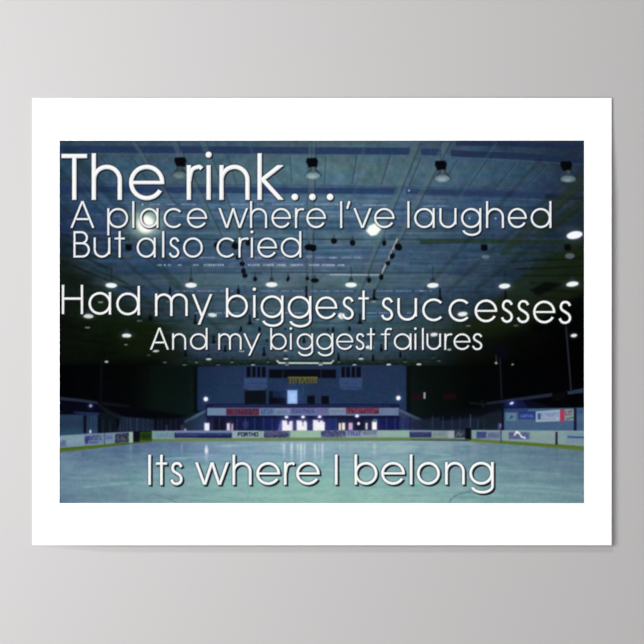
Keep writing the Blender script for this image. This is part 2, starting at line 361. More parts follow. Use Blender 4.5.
# galleries with dark slots
def tower(x0, x1, slots, name='gallery_tower'):
    p = newpart(name, 'rounded gallery with dark slots')
    rect(x0, 366.5, x1, 390, (36, 52, 86), .9, 1.5, p)
    for a, b in slots: rect(a, 366.8, b, 377.2, (9, 10, 18), .95, 1.3)
    poly([(x0 + .5, 378), (x1 - .5, 378), (x1 - .5, 388), (x1 - 6, 390), (x0 + 6, 390), (x0 + .5, 388)], (52, 74, 110), .9, 1.6)
    line((x0 + 2, 383.4), (x1 - 2, 383.4), .8, (36, 56, 88), .6, 1); line((x0 + 2, 387.4), (x1 - 2, 387.4), .8, (36, 52, 84), .6, 1)
tower(243.5, 267.5, ((246.6, 250.6), (252.2, 255.6), (257.2, 260.4), (261.8, 265.6)))
tower(339, 362.6, ((341.4, 344.8), (346.2, 350), (351.6, 355), (356.4, 360.8)))
p = newpart('dark_gallery_window', 'long dark opening high in the end wall')
rect(269, 369.4, 336, 378, (9, 11, 20), .95, 1.4, p)
for x in (283, 321): line((x, 370), (x, 378), 1, (34, 44, 66), .8, 1)
# yellow-green hanging letters
p = newpart('yellow_sign_lettering', 'row of yellow-green letters on the end wall')
rect(288, 376.6, 317, 384, (46, 50, 36), .55, 2)
yc = (98, 98, 46)
line((288.5, 377.6), (317, 377.6), 1.7, yc, .9, 1, p)
for x in (290.2, 293.2, 296, 311.2, 313.8, 316): line((x, 377.6), (x, 383.6 if x < 296 else 382.8), 1.4, yc, .85, 1, p)
for a, b in (((299, 378), (299.6, 383.4)), ((299.4, 378), (302.4, 382.6)), ((302.4, 382.6), (305.2, 378)), ((305.2, 378), (306.2, 383.4)), ((308.6, 378), (308.6, 383))):
    line(a, b, 1.4, yc, .85, 1, p)
p = newpart('dark_opening', 'dark opening left of the lit blue door')
rect(244.6, 390.6, 266, 404, (12, 16, 22), .95, 1.5, p)
p = newpart('dark_opening', 'dark low opening beside the lit blue door')
poly([(269, 391), (286, 391), (286, 404), (269, 404)], (22, 30, 58), .7, 1.8)
rect(269, 397.6, 286, 404, (10, 12, 18), .95, 1.8, p); rect(269, 391, 273, 404, (12, 14, 22), .8, 2)
p = newpart('lit_doorway', 'glowing pale blue doorway')
glow(292.3, 397, 9, 10, (70, 100, 190), .4)
rect(287.4, 390.2, 297.4, 404.4, (146, 182, 236), 1, 1.6, p)
rect(289.5, 393, 295.5, 402, (178, 206, 246), .7, 2.5)
line((303, 384), (303, 396), .7, (76, 92, 128), .5, 1)
for a, b, t in ((307.3, 314.8, 395.6), (321.4, 329, 396)):
    p = newpart('dark_opening', 'small square dark opening'); rect(a, t, b, 404, (10, 12, 20), .95, 1.4, p)

# gallery rail and banner
for y0, y1, col, a in ((403.8, 408, (18, 24, 58), .95), (405, 406.8, (50, 54, 90), .5)):
    rect(206 if y0 < 404 else 213, y0, 399.4 if y0 < 404 else 390, y1, col, a, 1.4)
b = newpart('advertising_banner', 'pale banner with faded adverts along the gallery')
rect(206.6, 407.8, 398.8, 415.8, (104, 122, 156), 1, 1.4, b)
rect(207.5, 408.6, 226, 415.4, (104, 132, 156), .8, 1.5)
rect(380, 408, 397.6, 415, (98, 116, 146), .7, 1.5)
def ad(x0, y0, x1, y1, bg, label, a=.95, name='advert_panel'):
    p = newpart(name, label); rect(x0, y0, x1, y1, bg, a, 1.2, p); return p
def scrib(x0, x1, y0, y1, col, a, step=2.1, seed=1):      # lettering too blurred to read
    r = random.Random(seed); x = x0
    while x < x1 - .5:
        h = r.choice((0, 0, .3)); k = r.random()
        line((x, y0 + h), (x, y1), .8, col, a, 1.5)
        if k > .35: line((x, y0 + h if k > .65 else (y0 + y1) / 2), (x + step * .6, y0 + h if k > .65 else (y0 + y1) / 2), .7, col, a, 1.6)
        if k < .6: line((x, y1), (x + step * .6, y1), .7, col, a * .8, 1.6)
        x += step * r.uniform(.8, 1.25)
ad(226.2, 408.4, 259.2, 415.2, (86, 44, 64), 'red advert on the left of the banner'); scrib(228, 258, 410, 413.6, (40, 20, 46), .75, 2.2, 3); scrib(229, 257, 410.4, 413, (150, 98, 116), .3, 3.1, 4)
ad(260.4, 408.2, 273.6, 415, (92, 112, 146), 'pale advert with blurred blue letters'); scrib(262, 273, 409.6, 413.4, (48, 66, 116), .8, 2.8, 5)
ad(274.6, 408.4, 290, 415, (118, 132, 162), 'pale grey advert'); scrib(276, 289, 411.2, 413.4, (78, 92, 128), .6, 1.8, 6)
ad(290.6, 408, 315.6, 414.4, (94, 102, 142), 'lilac advert with blurred letters'); scrib(292, 315, 409.6, 412.6, (62, 62, 128), .75, 2.2, 7)
ad(316, 407.8, 328.6, 414.4, (98, 106, 144), 'lilac advert with mauve letters'); scrib(318, 328, 409.4, 412.6, (116, 76, 132), .8, 2.6, 8)
ad(329.4, 407.8, 345.4, 414.2, (122, 138, 162), 'pale grey advert beside the red one'); scrib(331, 345, 410.4, 412.4, (84, 100, 132), .5, 1.7, 9)
ad(346.2, 408, 379, 413.8, (92, 42, 60), 'red advert on the right of the banner'); scrib(348, 378, 409.4, 412.6, (168, 108, 124), .5, 2.4, 10); scrib(349, 378, 409.8, 413, (66, 20, 44), .6, 3, 11)

# sloping stair sides of the gallery
p = newpart('gallery_stair', 'pale stair side sloping down left of the banner')
poly([(206.8, 408.4), (206.8, 416), (204, 431), (184, 431), (183, 421)], (38, 54, 84), .85, 1.6, p)
poly([(206.4, 409.2), (206.4, 412), (185, 423.4), (184, 420.6)], (78, 96, 124), .8, 1.6)
rect(205.4, 407, 207.2, 418, (22, 26, 60), .8, 1.4)
p = newpart('gallery_stair', 'pale stair side sloping down right of the banner')
poly([(399, 408.4), (424, 420), (424, 430), (399, 430)], (44, 58, 86), .8, 1.6, p)
poly([(399, 408.6), (423, 419.6), (423, 422.6), (399, 411.6)], (76, 90, 118), .8, 1.6)
# undercroft below the banner
u = newpart('pictured_undercroft', 'dark blue passage below the gallery')
rect(207, 415.8, 399.4, 431.4, (20, 27, 64), .97, 1.5, u)
rect(207, 415.8, 399.4, 418.6, (14, 18, 44), .7, 1.6)
rect(209, 419, 236, 431, (16, 16, 28), .75, 3); rect(261, 418, 282, 431, (24, 34, 88), .6, 3); rect(327, 418, 338, 431, (32, 46, 104), .75, 3); rect(337, 418, 372, 431, (24, 22, 42), .75, 3)
rect(378, 418.5, 399, 429.5, (22, 28, 80), .7, 2); rect(399.6, 418, 409.6, 428.6, (34, 44, 88), .8, 1.5); rect(409.4, 417, 411, 430, (22, 28, 74), .8, 1.2)
for x in (212.5, 219.5, 237, 245.4, 254.6, 263.6, 272, 336, 386.4, 395, 403): line((x, 418), (x, 430), .8, (76, 84, 140), .5, 1)
for x in (414, 418.5, 420): line((x, 419.5), (x, 430), .8, (84, 94, 140), .4, 1)
ell(245.6, 424.5, 3, 4, (50, 68, 118), .6, 3)

def figure(name, label, shapes, col=(250, 248, 255), g=.5):
    p = newpart(name, label)
    for x0, y0, x1, y1, f in shapes:
        glow((x0 + x1) / 2, (y0 + y1) / 2, (x1 - x0) * .8 + 1, (y1 - y0) * .7 + 1, (120, 120, 190), g * .6)
        rect(x0, y0, x1, y1, tuple(c * f for c in col), 1, 1.8, p)
figure('lit_doorway', 'small bright white doorway', [(204.4, 423, 209.4, 430.8, 1)], (240, 238, 255))
figure('lit_doorway', 'narrow pair of bright lights', [(226.8, 423.2, 230, 430.6, .95), (231.2, 424, 233, 430.8, .8)], (238, 222, 246))
rect(230.6, 422, 231.4, 428, (60, 40, 60), .7, 1)
figure('lit_window', 'bright glazed bay, leftmost of three', [(281.8, 420.4, 287, 430.8, 1), (289.6, 421, 292.8, 430.8, .95), (283, 421.8, 291.6, 430.8, .97)])
poly([(279.4, 424), (282, 420), (282, 431), (278, 431)], (120, 110, 190), .7, 2); rect(287.2, 420, 289.2, 424.6, (44, 40, 80), .7, 1.4)
figure('lit_window', 'bright glazed bay, middle of three', [(296.6, 420.4, 301.8, 430.8, 1), (303.8, 420.8, 306.2, 430.8, .94), (297.4, 422.2, 307, 430.8, .97)])
rect(302.4, 420, 303.6, 426, (90, 100, 130), .6, 1.2)
figure('lit_window', 'bright glazed bay, rightmost of three', [(313, 420, 318.4, 430.8, 1), (319.8, 420.4, 323, 430.8, .96), (313.6, 422, 324.8, 430.8, .96)])
figure('lit_doorway', 'yellowish pair of lit figures', [(338.8, 423.2, 341, 430.2, .96), (342, 422.8, 345, 430, .96)], (255, 246, 226))
figure('lit_doorway', 'mauve lit shape', [(348.6, 422.8, 352.6, 430, 1)], (206, 170, 214))
ell(358.6, 423.6, 1.5, 1.6, (236, 220, 240), 1, 1.4)
figure('lit_doorway', 'thin white lit shape', [(365.6, 423, 367.4, 429.4, 1)], (232, 230, 240))
figure('lit_doorway', 'white lit doorway at the right of the passage', [(372, 421.8, 376.8, 429.8, 1)], (248, 246, 250))
ell(375, 420.5, 2.5, 1.5, (110, 150, 150), .7, 1.8)
figure('lit_doorway', 'thin white light by the left stair', [(165.8, 425, 167.6, 431.2, .95)], (226, 220, 238))
figure('lit_doorway', 'white lit shape by the left stair', [(180.8, 424.6, 183, 431.2, 1)], (244, 226, 250)); rect(184, 428.6, 186, 431.4, (220, 214, 240), 1, 1.4)
for x, y, r in ((286.5, 417.1, 1.5), (303, 417, 1.6), (319.7, 416.8, 1.5), (357, 416, 1.7)):
    p = newpart('ceiling_light', 'tiny lamp under the banner'); glow(x, y, 3, 2.4, (110, 120, 210), .5); ell(x, y, r + .2, r - .2, (244, 246, 255), 1, 1.3, p)
for x, y in ((205.8, 399.1), (398.4, 398)):
    p = newpart('wall_lamp', 'bright round lamp at the end wall'); glow(x, y, 3.6, 3.6, (100, 115, 170), .45); ell(x, y, 2.2, 2.2, (250, 250, 255), 1, 1.8, p)
p = newpart('exit_light', 'thin white upright light'); rect(423.6, 392.4, 425.4, 398.6, (214, 220, 226), 1, 1.5, p)
rect(412.5, 393.6, 422, 399.6, (46, 14, 22), .75, 2.5); rect(443, 393.6, 456, 399.4, (40, 10, 14), .75, 3)

# right-hand stands
poly([(440, 416), (470, 412), (504, 402), (504, 432), (420, 430), (420, 420)], (14, 17, 32), .8, 5)
p = newpart('glass_screen', 'hazy glass screens above the boards, right')
poly([(411, 421), (440, 417), (470, 414.6), (502.5, 412), (502.5, 430.6), (470, 430.4), (411, 430.6)], (34, 46, 70), .8, 3, p)
poly([(440, 416), (470, 409), (503, 404), (503, 408), (480, 417), (440, 421)], (10, 12, 20), .8, 3)
poly([(478, 418), (500, 409), (503, 424), (480, 428)], (26, 34, 44), .7, 4)
for x, h, a in ((432.6, 416, .5), (443, 417, .45), (452, 416, .35), (460, 417, .4), (470.4, 415, .9), (478, 419, .5), (484, 420, .3)):
    line((x, h), (x, 429.6), 1, (84, 100, 136), a, 1.2)
rect(498, 423, 501, 430, (120, 110, 170), .6, 2); ell(500.5, 425.6, 1.2, 2, (170, 160, 220), .6, 1.6)
p = newpart('roof_edge', 'grey fascia beam of the right stand')
poly([(486, 402.2), (552, 393), (552, 396.6), (487, 405)], (36, 44, 64), .9, 1.8, p)
poly([(567, 391.4), (586, 387.6), (586, 392.6), (568, 394.4)], (46, 56, 82), .9, 1.8, p)
for q in (((470, 403), (486, 404.6)), ((482, 401), (483, 407))): line(q[0], q[1], 2, (32, 36, 46), .6, 2)
poly([(552, 394), (566, 391), (566, 399), (553, 402)], (10, 11, 16), .7, 2)
poly([(504, 404), (530, 400), (556, 409), (586, 407), (586, 411), (504, 412)], (12, 14, 40), .7, 3)
poly([(503.6, 402.4), (522, 400.4), (530, 409.4), (503.6, 411)], (18, 28, 72), .8, 3)
p = newpart('stand_wall', 'blue-grey wall of the right stand with adverts')
poly([(503.6, 409), (586, 407.6), (586, 431.6), (503.6, 430.6)], (70, 96, 126), .97, 1.4, p)
rect(504, 408.8, 528, 412, (38, 56, 100), .85, 1.4)
w = win(504, 421, 584, 431); sl, X, Y = w; put(sl, np.clip((Y - 420) / 10, 0, 1), (62, 90, 128), .5)
p = ad(506, 413, 516.2, 421, (92, 122, 148), 'small advert with a dark mark'); poly([(509, 419.5), (511.5, 415), (513, 417.6), (514, 416)], (22, 52, 64), .9, 1.4)
ad(518.6, 411.6, 535.4, 419, (32, 52, 116), 'navy advert with pale writing'); scrib(521, 534, 414.6, 417, (110, 130, 190), .7, 1.9, 12)
p = newpart('advert_panel', 'white advert with blurred dark writing'); poly([(535.8, 411.4), (560, 409.6), (560, 421.2), (535.8, 422)], (148, 168, 188), 1, 1.3, p)
rect(537.6, 413.2, 540.8, 419.6, (44, 62, 118), .8, 1.3); scrib(542, 559, 413, 416.2, (92, 110, 160), .7, 2, 13); scrib(542, 556, 418, 419.8, (140, 128, 168), .7, 1.7, 14)
p = newpart('advert_panel', 'narrow crimson panel'); rect(560.2, 409.4, 564.2, 421.6, (176, 50, 78), 1, 1.4, p)
p = newpart('advert_panel', 'pale advert with maroon and green marks'); rect(564.6, 409.2, 574, 420.4, (126, 142, 148), 1, 1.3, p)
scrib(566, 573.4, 411.2, 415, (104, 40, 70), .85, 2.4, 15); line((567, 419), (574, 417.4), 1.6, (60, 92, 60), .8, 1.4)
p = newpart('stand_post', 'dark post of the right stand'); rect(573.8, 408, 576.6, 430.8, (20, 24, 48), .95, 1.3, p)
p = newpart('stand_post', 'dark post at the stand corner'); rect(501.8, 407, 504, 431, (12, 16, 34), .95, 1.3, p)
rect(576.8, 409.4, 584.4, 413.6, (54, 74, 118), .8, 1.6); rect(576.8, 417, 584.4, 420, (70, 104, 108), .7, 1.6)
p = newpart('ceiling_light', 'small lamp under the right stand roof'); glow(511.6, 403.2, 4, 3, (70, 80, 200), .5); ell(511.7, 403.2, 2, 1.2, (214, 226, 246), 1, 1.4, p, -.4)
p = newpart('support_pole', 'tall thin dark pole at the far right'); line((566, 327), (571.2, 391), 1.8, (38, 40, 52), .9, 1.2, p)
p = newpart('support_pole', 'thin dark pole right of the end wall'); line((500, 358), (501.6, 398), 1.5, (30, 32, 46), .9, 1.2, p)
poly([(496, 346), (508, 348), (506, 358), (498, 358)], (8, 8, 24), .8, 5)

# left-hand stands
poly([(60, 396), (100, 401), (140, 408), (160, 419), (150, 431), (60, 436)], (6, 8, 24), .85, 4)
p = newpart('roof_edge', 'grey fascia beam of the left stand')
poly([(58, 396.6), (80, 399), (98, 401.8), (98, 404), (80, 401.8), (58, 400)], (50, 60, 82), .9, 1.6, p)
poly([(102, 402), (130, 405), (130, 407), (102, 405)], (26, 28, 30), .7, 2)
p = newpart('stand_wall', 'blue glazed wall of the left stand')
poly([(58, 414.6), (98, 414.4), (98, 434), (58, 436)], (46, 70, 100), .95, 1.8, p)
rect(60, 415, 82, 420, (50, 76, 110), .5, 3); rect(60, 427, 84, 435, (48, 78, 104), .6, 4)
poly([(73, 411.2), (99, 412.6), (99, 415.4), (75, 413.4)], (44, 58, 114), .85, 1.8)
poly([(58, 404), (100, 404), (100, 411), (72, 411), (58, 414)], (7, 9, 26), .8, 3)
p = newpart('stand_post', 'dark post of the left stand'); rect(83.4, 415.4, 86.4, 433, (10, 14, 36), .95, 1.5, p)
for x in (91, 94.6): line((x, 417), (x, 432.6), 1, (70, 96, 134), .5, 1.2)
poly([(96.5, 404), (100, 404), (126, 418), (118, 419), (108, 414.5)], (30, 38, 46), .75, 2)
poly([(99.6, 412), (106, 413), (116, 419), (118, 433), (100, 434)], (16, 26, 34), .9, 2.5)
for q in ((103, 420, 431), (110, 422, 432)): line((q[0], q[1]), (q[0], q[2]), 1.6, (36, 56, 80), .6, 2)
poly([(122, 416.4), (154, 419), (154, 431), (117, 431.6)], (36, 50, 78), .85, 2.4)
for x, c in ((120, 70), (123.4, 56), (127, 74), (130.4, 84), (137, 96), (143, 66), (148, 60)): line((x, 417.6), (x, 430.8), .9, (c, c + 14, c + 40), .5, 1.2)
poly([(100, 405.6), (160, 411), (186, 416), (170, 420), (150, 418.6), (126, 416.6), (112, 412)], (5, 6, 12), .85, 3)
rect(156, 418.6, 184, 431.4, (20, 20, 42), .8, 4)
for x in (158, 161.5, 171, 176): line((x, 420), (x, 430.8), .9, (64, 70, 110), .45, 1.2)
p = newpart('support_pole', 'thin dark pole left of the end wall'); line((101.8, 361), (100.6, 403), 2, (14, 15, 30), .85, 1.4, p)
p = newpart('ceiling_light', 'small lamp under the left stand roof'); glow(90.6, 405.8, 3, 3, (80, 90, 190), .5); ell(90.6, 405.8, 1.5, 1.5, (190, 208, 244), 1, 1.5, p)

for x0, y0, x1, y1, k in ((40, 366, 192, 431, .24), (412, 366, 503, 431, .22)):
    w = win(x0 - 8, y0 - 6, x1 + 8, y1 + 6); sl, X, Y = w
    put(sl, sstep(poly_sd([(x0, y0), (x1, y0), (x1, y1), (x0, y1)], X, Y), 12), (4, 8, 8), k)
# ------------------------------------------------------------------ 4. ice
ice = newpart('pictured_ice', 'pale turquoise ice sheet in the print')
w = win(60, 439, 584, 503.2); sl, X, Y = w
gi = grid_field([60, 110, 170, 230, 310, 400, 470, 530, 584], [439, 446, 456, 470, 485, 503],
   [[(80,108,132),(80,106,134),(88,116,142),(118,154,168),(126,164,168),(128,164,164),(112,142,156),(98,128,140),(92,122,130)],
    [(84,114,136),(80,108,136),(90,118,144),(118,152,170),(126,164,174),(130,166,170),(108,138,152),(92,124,138),(88,118,128)],
    [(90,122,140),(84,114,136),(94,128,150),(116,152,170),(120,160,172),(124,162,168),(104,138,150),(92,124,138),(88,118,130)],
    [(100,134,150),(98,134,146),(112,152,160),(122,166,168),(126,172,170),(122,166,166),(108,146,152),(98,132,142),(92,124,136)],
    [(98,132,146),(104,142,150),(118,160,162),(126,174,168),(130,178,168),(126,172,166),(114,156,156),(106,142,148),(98,132,140)],
    [(92,120,142),(98,132,146),(112,150,154),(124,170,162),(130,178,164),(128,174,164),(116,158,156),(108,148,150),(100,136,142)]], X, Y)
top_y = np.interp(X[0], [60, 100, 133, 152, 200, 411, 455, 471, 520, 584], [451.6, 447.4, 443.4, 441.6, 441, 440.4, 440.6, 441, 444.6, 450])
m = sstep(top_y[None, :] - Y, 1.6)
n1 = noise(26, 2.6)[sl]; n2 = noise(9, 3.4)[sl]; n3 = noise(4, 2)[sl]
gi = gi * np.array([1.06, 1.012, 1.03]) + (7.5 * n1 + 5 * n2 + 3.4 * n3)[..., None] * np.array([1, .95, .8])
C[sl] = C[sl] * (1 - m[..., None]) + gi * m[..., None]
ii = ID[sl]; ii[m > .5] = ice; ID[sl] = ii
# skate marks and bright streaks
for p0, p1, wd, a in (((84, 487), (128, 483), 2, .35), ((70, 478), (110, 480), 1.4, .25), ((164, 459), (186, 458), 1.3, .5), ((176, 458), (205, 457), 1.4, .4), ((215, 446), (262, 444.6), 1.6, .35),
                      ((222, 446.5), (236, 445), 1.4, .4), ((420, 452), (450, 455.4), 1.6, .45), ((434, 460), (454, 458), 1.8, .45), ((380, 446), (440, 448), 1.4, .25), ((250, 497), (330, 494), 2.4, .22),
                      ((330, 492), (420, 488), 2.4, .22), ((440, 494), (520, 496), 2.2, .22), ((500, 470), (560, 474), 1.6, .2), ((480, 484), (560, 488), 2, .2), ((180, 497), (230, 500), 2, .2), ((520, 490), (580, 494), 2.4, .25)):
    line(p0, p1, wd, (156, 196, 196), a, 2.2)
for p0, p1, wd, a in (((250, 453), (300, 454.6), 1.4, .3), ((320, 457), (372, 458), 1.4, .3), ((180, 452), (240, 453), 1.4, .2), ((380, 455), (430, 453), 1.3, .2), ((60, 466), (120, 469), 2, .18), ((500, 482), (582, 480), 1.8, .22), ((490, 452), (560, 456), 2, .18)):
    line(p0, p1, wd, (84, 118, 140), a, 2)
def arc_line(P, wd, col, a):
    for i in range(len(P) - 1): line(P[i], P[i + 1], wd, col, a, 1.6)
arc_line([(449, 503), (451, 499.4), (455, 496), (461, 493.4), (470, 491.4)], 1.8, (86, 108, 126), .5)
arc_line([(150, 494), (160, 496), (170, 499), (177, 503)], 1.6, (92, 122, 130), .4)
# reflections on the ice
def refl(x, y0, y1, wd, col, a):
    w = win(x - wd - 2, y0, x + wd + 2, y1 + 4)
    if w is None: return
    sl, X, Y = w
    t = np.clip((Y - y0) / (y1 - y0), 0, 1)
    mm = np.exp(-((X - x) / (wd * .62)) ** 2) * np.clip((Y - y0) / 3, 0, 1) * (1 - t) ** .75
    put(sl, mm * (.8 + .2 * np.sin(Y * 2.3 + x)), col, a)
for x, y1, wd, a in ((284, 460, 2.2, .8), (291.6, 464, 2.2, .95), (297.6, 462, 1.6, .75), (301, 468, 2.4, .95), (304.6, 464, 1.6, .8), (315, 464, 1.8, .75), (319, 460, 1.5, .4), (322.4, 466, 1.8, .8), (281, 450, 1.4, .4)):
    refl(x, 442, y1, wd, (232, 240, 240), a)
refl(206.4, 443.5, 463, 2.2, (226, 236, 250), 1.0); ell(206.4, 450.4, 1.7, 3, (244, 246, 255), .8, 2.2)
for x, y1, wd, a, col in ((230, 456, 2, .3, (180, 200, 190)), (181.8, 456, 1.4, .6, (180, 204, 214)), (340.4, 456, 1.6, .45, (206, 214, 190)), (344, 454, 1.6, .4, (200, 206, 190)), (351, 455, 2, .3, (186, 180, 190)), (374.6, 458, 2.2, .6, (220, 228, 196)), (366, 452, 1.3, .35, (200, 214, 200)),
                          (130.6, 466, 2.2, .5, (150, 176, 176)), (474.5, 460, 4, .35, (136, 160, 158)), (451, 458, 4, .3, (140, 164, 160)), (506, 466, 5, .3, (120, 150, 154)), (400, 460, 8, .25, (142, 178, 166)), (164, 456, 9, .3, (132, 166, 168))):
    refl(x, 442, y1, wd, col, a)
for x, y1, wd, a in ((556.5, 470, 1.4, .6), (467.6, 462, 4.5, .4), (457, 456, 6, .3), (136, 462, 4.5, .35), (117, 462, 8, .35), (421, 458, 10, .35), (213, 452, 18, .28), (501, 462, 1.6, .35), (490, 458, 6, .22), (83, 480, 1.4, .25), (104, 470, 1.4, .25)):
    refl(x, 444 if x > 130 else 448, y1, wd, (66, 88, 118), a)
ell(566, 470, 3, 8, (120, 124, 150), .25, 8)

# ------------------------------------------------------------------ 5. boards round the rink
kick = newpart('kick_strip', 'yellow-green kick strip along the foot of the boards')
KC = (112, 134, 58)
poly([(58, 446.6), (100, 442.4), (133, 439.6), (152, 437.8), (152, 441.8), (133, 443.4), (100, 447.6), (58, 452.4)], (88, 114, 40), .88, 2.2, kick)
poly([(58, 447.6), (100, 443.4), (133, 440.8), (152, 439), (152, 440.2), (133, 442), (100, 445), (58, 449.6)], (66, 86, 30), .6, 1.6)
poly([(152, 437.6), (411, 436.8), (411, 440.2), (300, 441), (152, 441.6)], (124, 150, 96), .8, 2.4, kick)
poly([(152, 438.6), (411, 437.8), (411, 439), (152, 439.8)], (104, 124, 56), .6, 1.5)
poly([(411, 437.4), (470, 437.8), (470, 440), (411, 439.8)], (112, 132, 92), .85, 1.6, kick)
poly([(469, 438.4), (520, 441.4), (586, 446), (586, 450.6), (520, 445), (469, 441.6)], (108, 130, 58), .86, 2.2, kick)
poly([(500, 441.8), (586, 447), (586, 448.4), (500, 443)], (76, 92, 34), .6, 1.4)
bd = newpart('rink_board', 'pale boards along the left side of the rink')
poly([(58, 435.8), (96, 433.4), (133, 431.6), (133, 441.4), (100, 444.6), (58, 448.2)], (118, 142, 160), 1, 1.5, bd)
poly([(60, 436), (84, 434.6), (84, 441), (60, 443)], (124, 152, 162), .8, 3)
poly([(62, 440), (66, 440), (66, 446.6), (58, 447)], (84, 86, 136), .7, 2)
p = newpart('advert_panel', 'lilac advert with navy writing on the left boards'); poly([(84.6, 434.6), (104, 433.4), (104, 443), (84.6, 445)], (104, 124, 150), 1, 1.5, p)
ell(86.6, 440, 2, 4, (36, 44, 100), .75, 1.8); scrib(88.5, 102.5, 435.8, 439.6, (38, 46, 108), .9, 2.3, 16); scrib(90, 99, 441.4, 443, (60, 70, 128), .7, 1.7, 17)
p = newpart('advert_panel', 'lilac advert with blurred writing'); poly([(105, 433.4), (114.6, 432.8), (114.6, 441.6), (105, 442.8)], (112, 132, 156), 1, 1.4, p); scrib(106.6, 113, 435.4, 438.4, (62, 74, 130), .8, 2.2, 18); line((104.6, 433.4), (104.6, 444), .9, (46, 56, 100), .8, 1)
p = newpart('advert_panel', 'dark advert with pale lettering'); poly([(115.4, 434), (129, 432.8), (129, 441.6), (115, 443)], (30, 36, 48), .95, 1.8, p)
arc_line([(116.6, 438), (118, 435.6), (122, 434.4), (126, 434.6), (128.4, 437), (126.4, 440.2), (121, 441.6), (117.4, 440.8), (116.6, 438)], .8, (84, 100, 120), .7); scrib(118.4, 127, 436.4, 439.6, (112, 126, 148), .75, 2.4, 41)
p = newpart('board_post', 'pale upright end of the left boards'); rect(129, 432.2, 133, 442.8, (152, 176, 168), 1, 1.4, p)
p = newpart('rink_gate', 'dark gap in the boards, left'); rect(133.4, 431.8, 139.6, 442, (12, 18, 24), .96, 1.6, p)
p = newpart('rink_gate', 'dark green gate in the boards'); rect(140, 431.8, 152, 440.6, (40, 64, 22), .96, 1.8, p); rect(142, 433.6, 150.6, 438.6, (24, 42, 14), .7, 2.4)
bb = newpart('rink_board', 'pale boards along the far end of the rink')
poly([(152, 431.2), (411, 430.4), (411, 437.4), (152, 438.4)], (134, 162, 160), 1, 1.5, bb)
rect(291, 430.6, 320, 437.2, (148, 186, 156), .8, 2); rect(378, 430.2, 409.6, 437, (142, 172, 160), .8, 2); rect(233, 431, 238, 438, (140, 168, 166), .6, 2)
line((152, 431.2), (232, 430.8), 1, (130, 150, 176), .7, 1.2)
p = ad(153, 431.8, 174, 439, (112, 146, 152), 'pale green advert with faint writing'); scrib(158, 173, 433.4, 436.4, (82, 110, 138), .7, 2.3, 19)
p = ad(174.4, 432.6, 232, 437.8, (28, 36, 80), 'long navy advert on the end boards'); rect(174.6, 430.8, 232, 432.8, (104, 122, 162), .8, 1.4); scrib(177, 231, 433.2, 435.2, (92, 104, 168), .45, 2.1, 20); rect(196, 435.4, 231, 438, (24, 26, 80), .6, 1.4)
p = ad(232.8, 430.6, 258.4, 437.6, (140, 164, 172), 'pale advert with black capital letters')
# black capitals FORTHO
x = 238.2; ink = (24, 32, 56); fw = 2.5
def lt(pts, wd=.85, a=.95):
    for i in range(len(pts) - 1): line(pts[i], pts[i + 1], wd, ink, a, .8)
yt, yb = 432.8, 436
lt([(x, yb), (x, yt), (x + fw, yt)]); lt([(x, 434.3), (x + 2, 434.3)]); x += 3.4
lt([(x, yt), (x + fw, yt), (x + fw, yb), (x, yb), (x, yt)]); x += 3.5
lt([(x, yb), (x, yt), (x + 2.2, yt), (x + 2.2, 434.3), (x, 434.3)]); lt([(x + 1.1, 434.3), (x + 2.4, yb)]); x += 3.3
lt([(x, yt), (x + fw, yt)]); lt([(x + fw / 2, yt), (x + fw / 2, yb)]); x += 3.4
lt([(x, yt), (x, yb)]); lt([(x + 2.3, yt), (x + 2.3, yb)]); lt([(x, 434.4), (x + 2.3, 434.4)]); x += 3.4
lt([(x, yt), (x + fw, yt), (x + fw, yb), (x, yb), (x, yt)])
p = ad(264, 431, 290, 437.4, (98, 108, 132), 'mauve advert with two dark rows of writing'); scrib(265, 289.4, 431.6, 434, (54, 50, 96), .9, 1.9, 22); scrib(264.6, 289.4, 434.8, 437, (34, 36, 76), .95, 1.7, 23)
p = ad(321, 430.8, 346.4, 437, (102, 112, 138), 'mauve advert with dark navy writing'); scrib(322, 346, 431.6, 434.4, (38, 38, 88), .95, 2, 24); scrib(323, 342, 435, 436.8, (60, 58, 110), .8, 1.8, 25)
p = ad(347, 430.6, 362, 436.4, (122, 134, 162), 'lilac advert with purple capitals'); scrib(348.4, 361.6, 431.4, 434.8, (66, 60, 132), .9, 2.7, 26)
p = ad(362.6, 430.6, 377.4, 436.2, (128, 146, 158), 'grey advert with faint writing'); scrib(363.6, 377, 431.4, 433.6, (86, 100, 120), .8, 2, 27)
p = newpart('rink_board', 'pale boards right of the far end')
poly([(409.6, 430.2), (471, 430.6), (471, 439.4), (454, 438.2), (409.6, 437.6)], (122, 142, 152), 1, 1.5, p)
p = ad(409.6, 432, 431.4, 437.2, (38, 44, 84), 'navy advert right of the far end'); rect(410, 430.2, 431, 432, (110, 124, 158), .8, 1.4); scrib(412, 430, 433, 434.8, (92, 98, 150), .4, 2, 28)
p = ad(432.4, 431.2, 448, 437.4, (128, 146, 146), 'pale grey advert with faint writing'); scrib(434, 447, 432.4, 435.4, (90, 106, 116), .6, 2.2, 29)
rect(448.4, 430.8, 454, 438, (146, 166, 166), .9, 1.6)
p = ad(454.4, 430.6, 465.4, 437.8, (44, 50, 66), 'dark advert with pale marks'); arc_line([(456, 436), (458.4, 432.6), (460, 435.4), (462.4, 433)], 1.2, (120, 130, 148), .7)
p = newpart('rink_gate', 'black gap in the boards, right'); poly([(465.4, 428.6), (470.8, 427.6), (471.4, 439.8), (465, 439)], (7, 10, 16), .97, 1.6, p)
br = newpart('rink_board', 'pale boards along the right side of the rink')
poly([(471.4, 430.2), (586, 431), (586, 446.4), (520, 441.8), (471.4, 438.8)], (128, 150, 152), 1, 1.4, br)
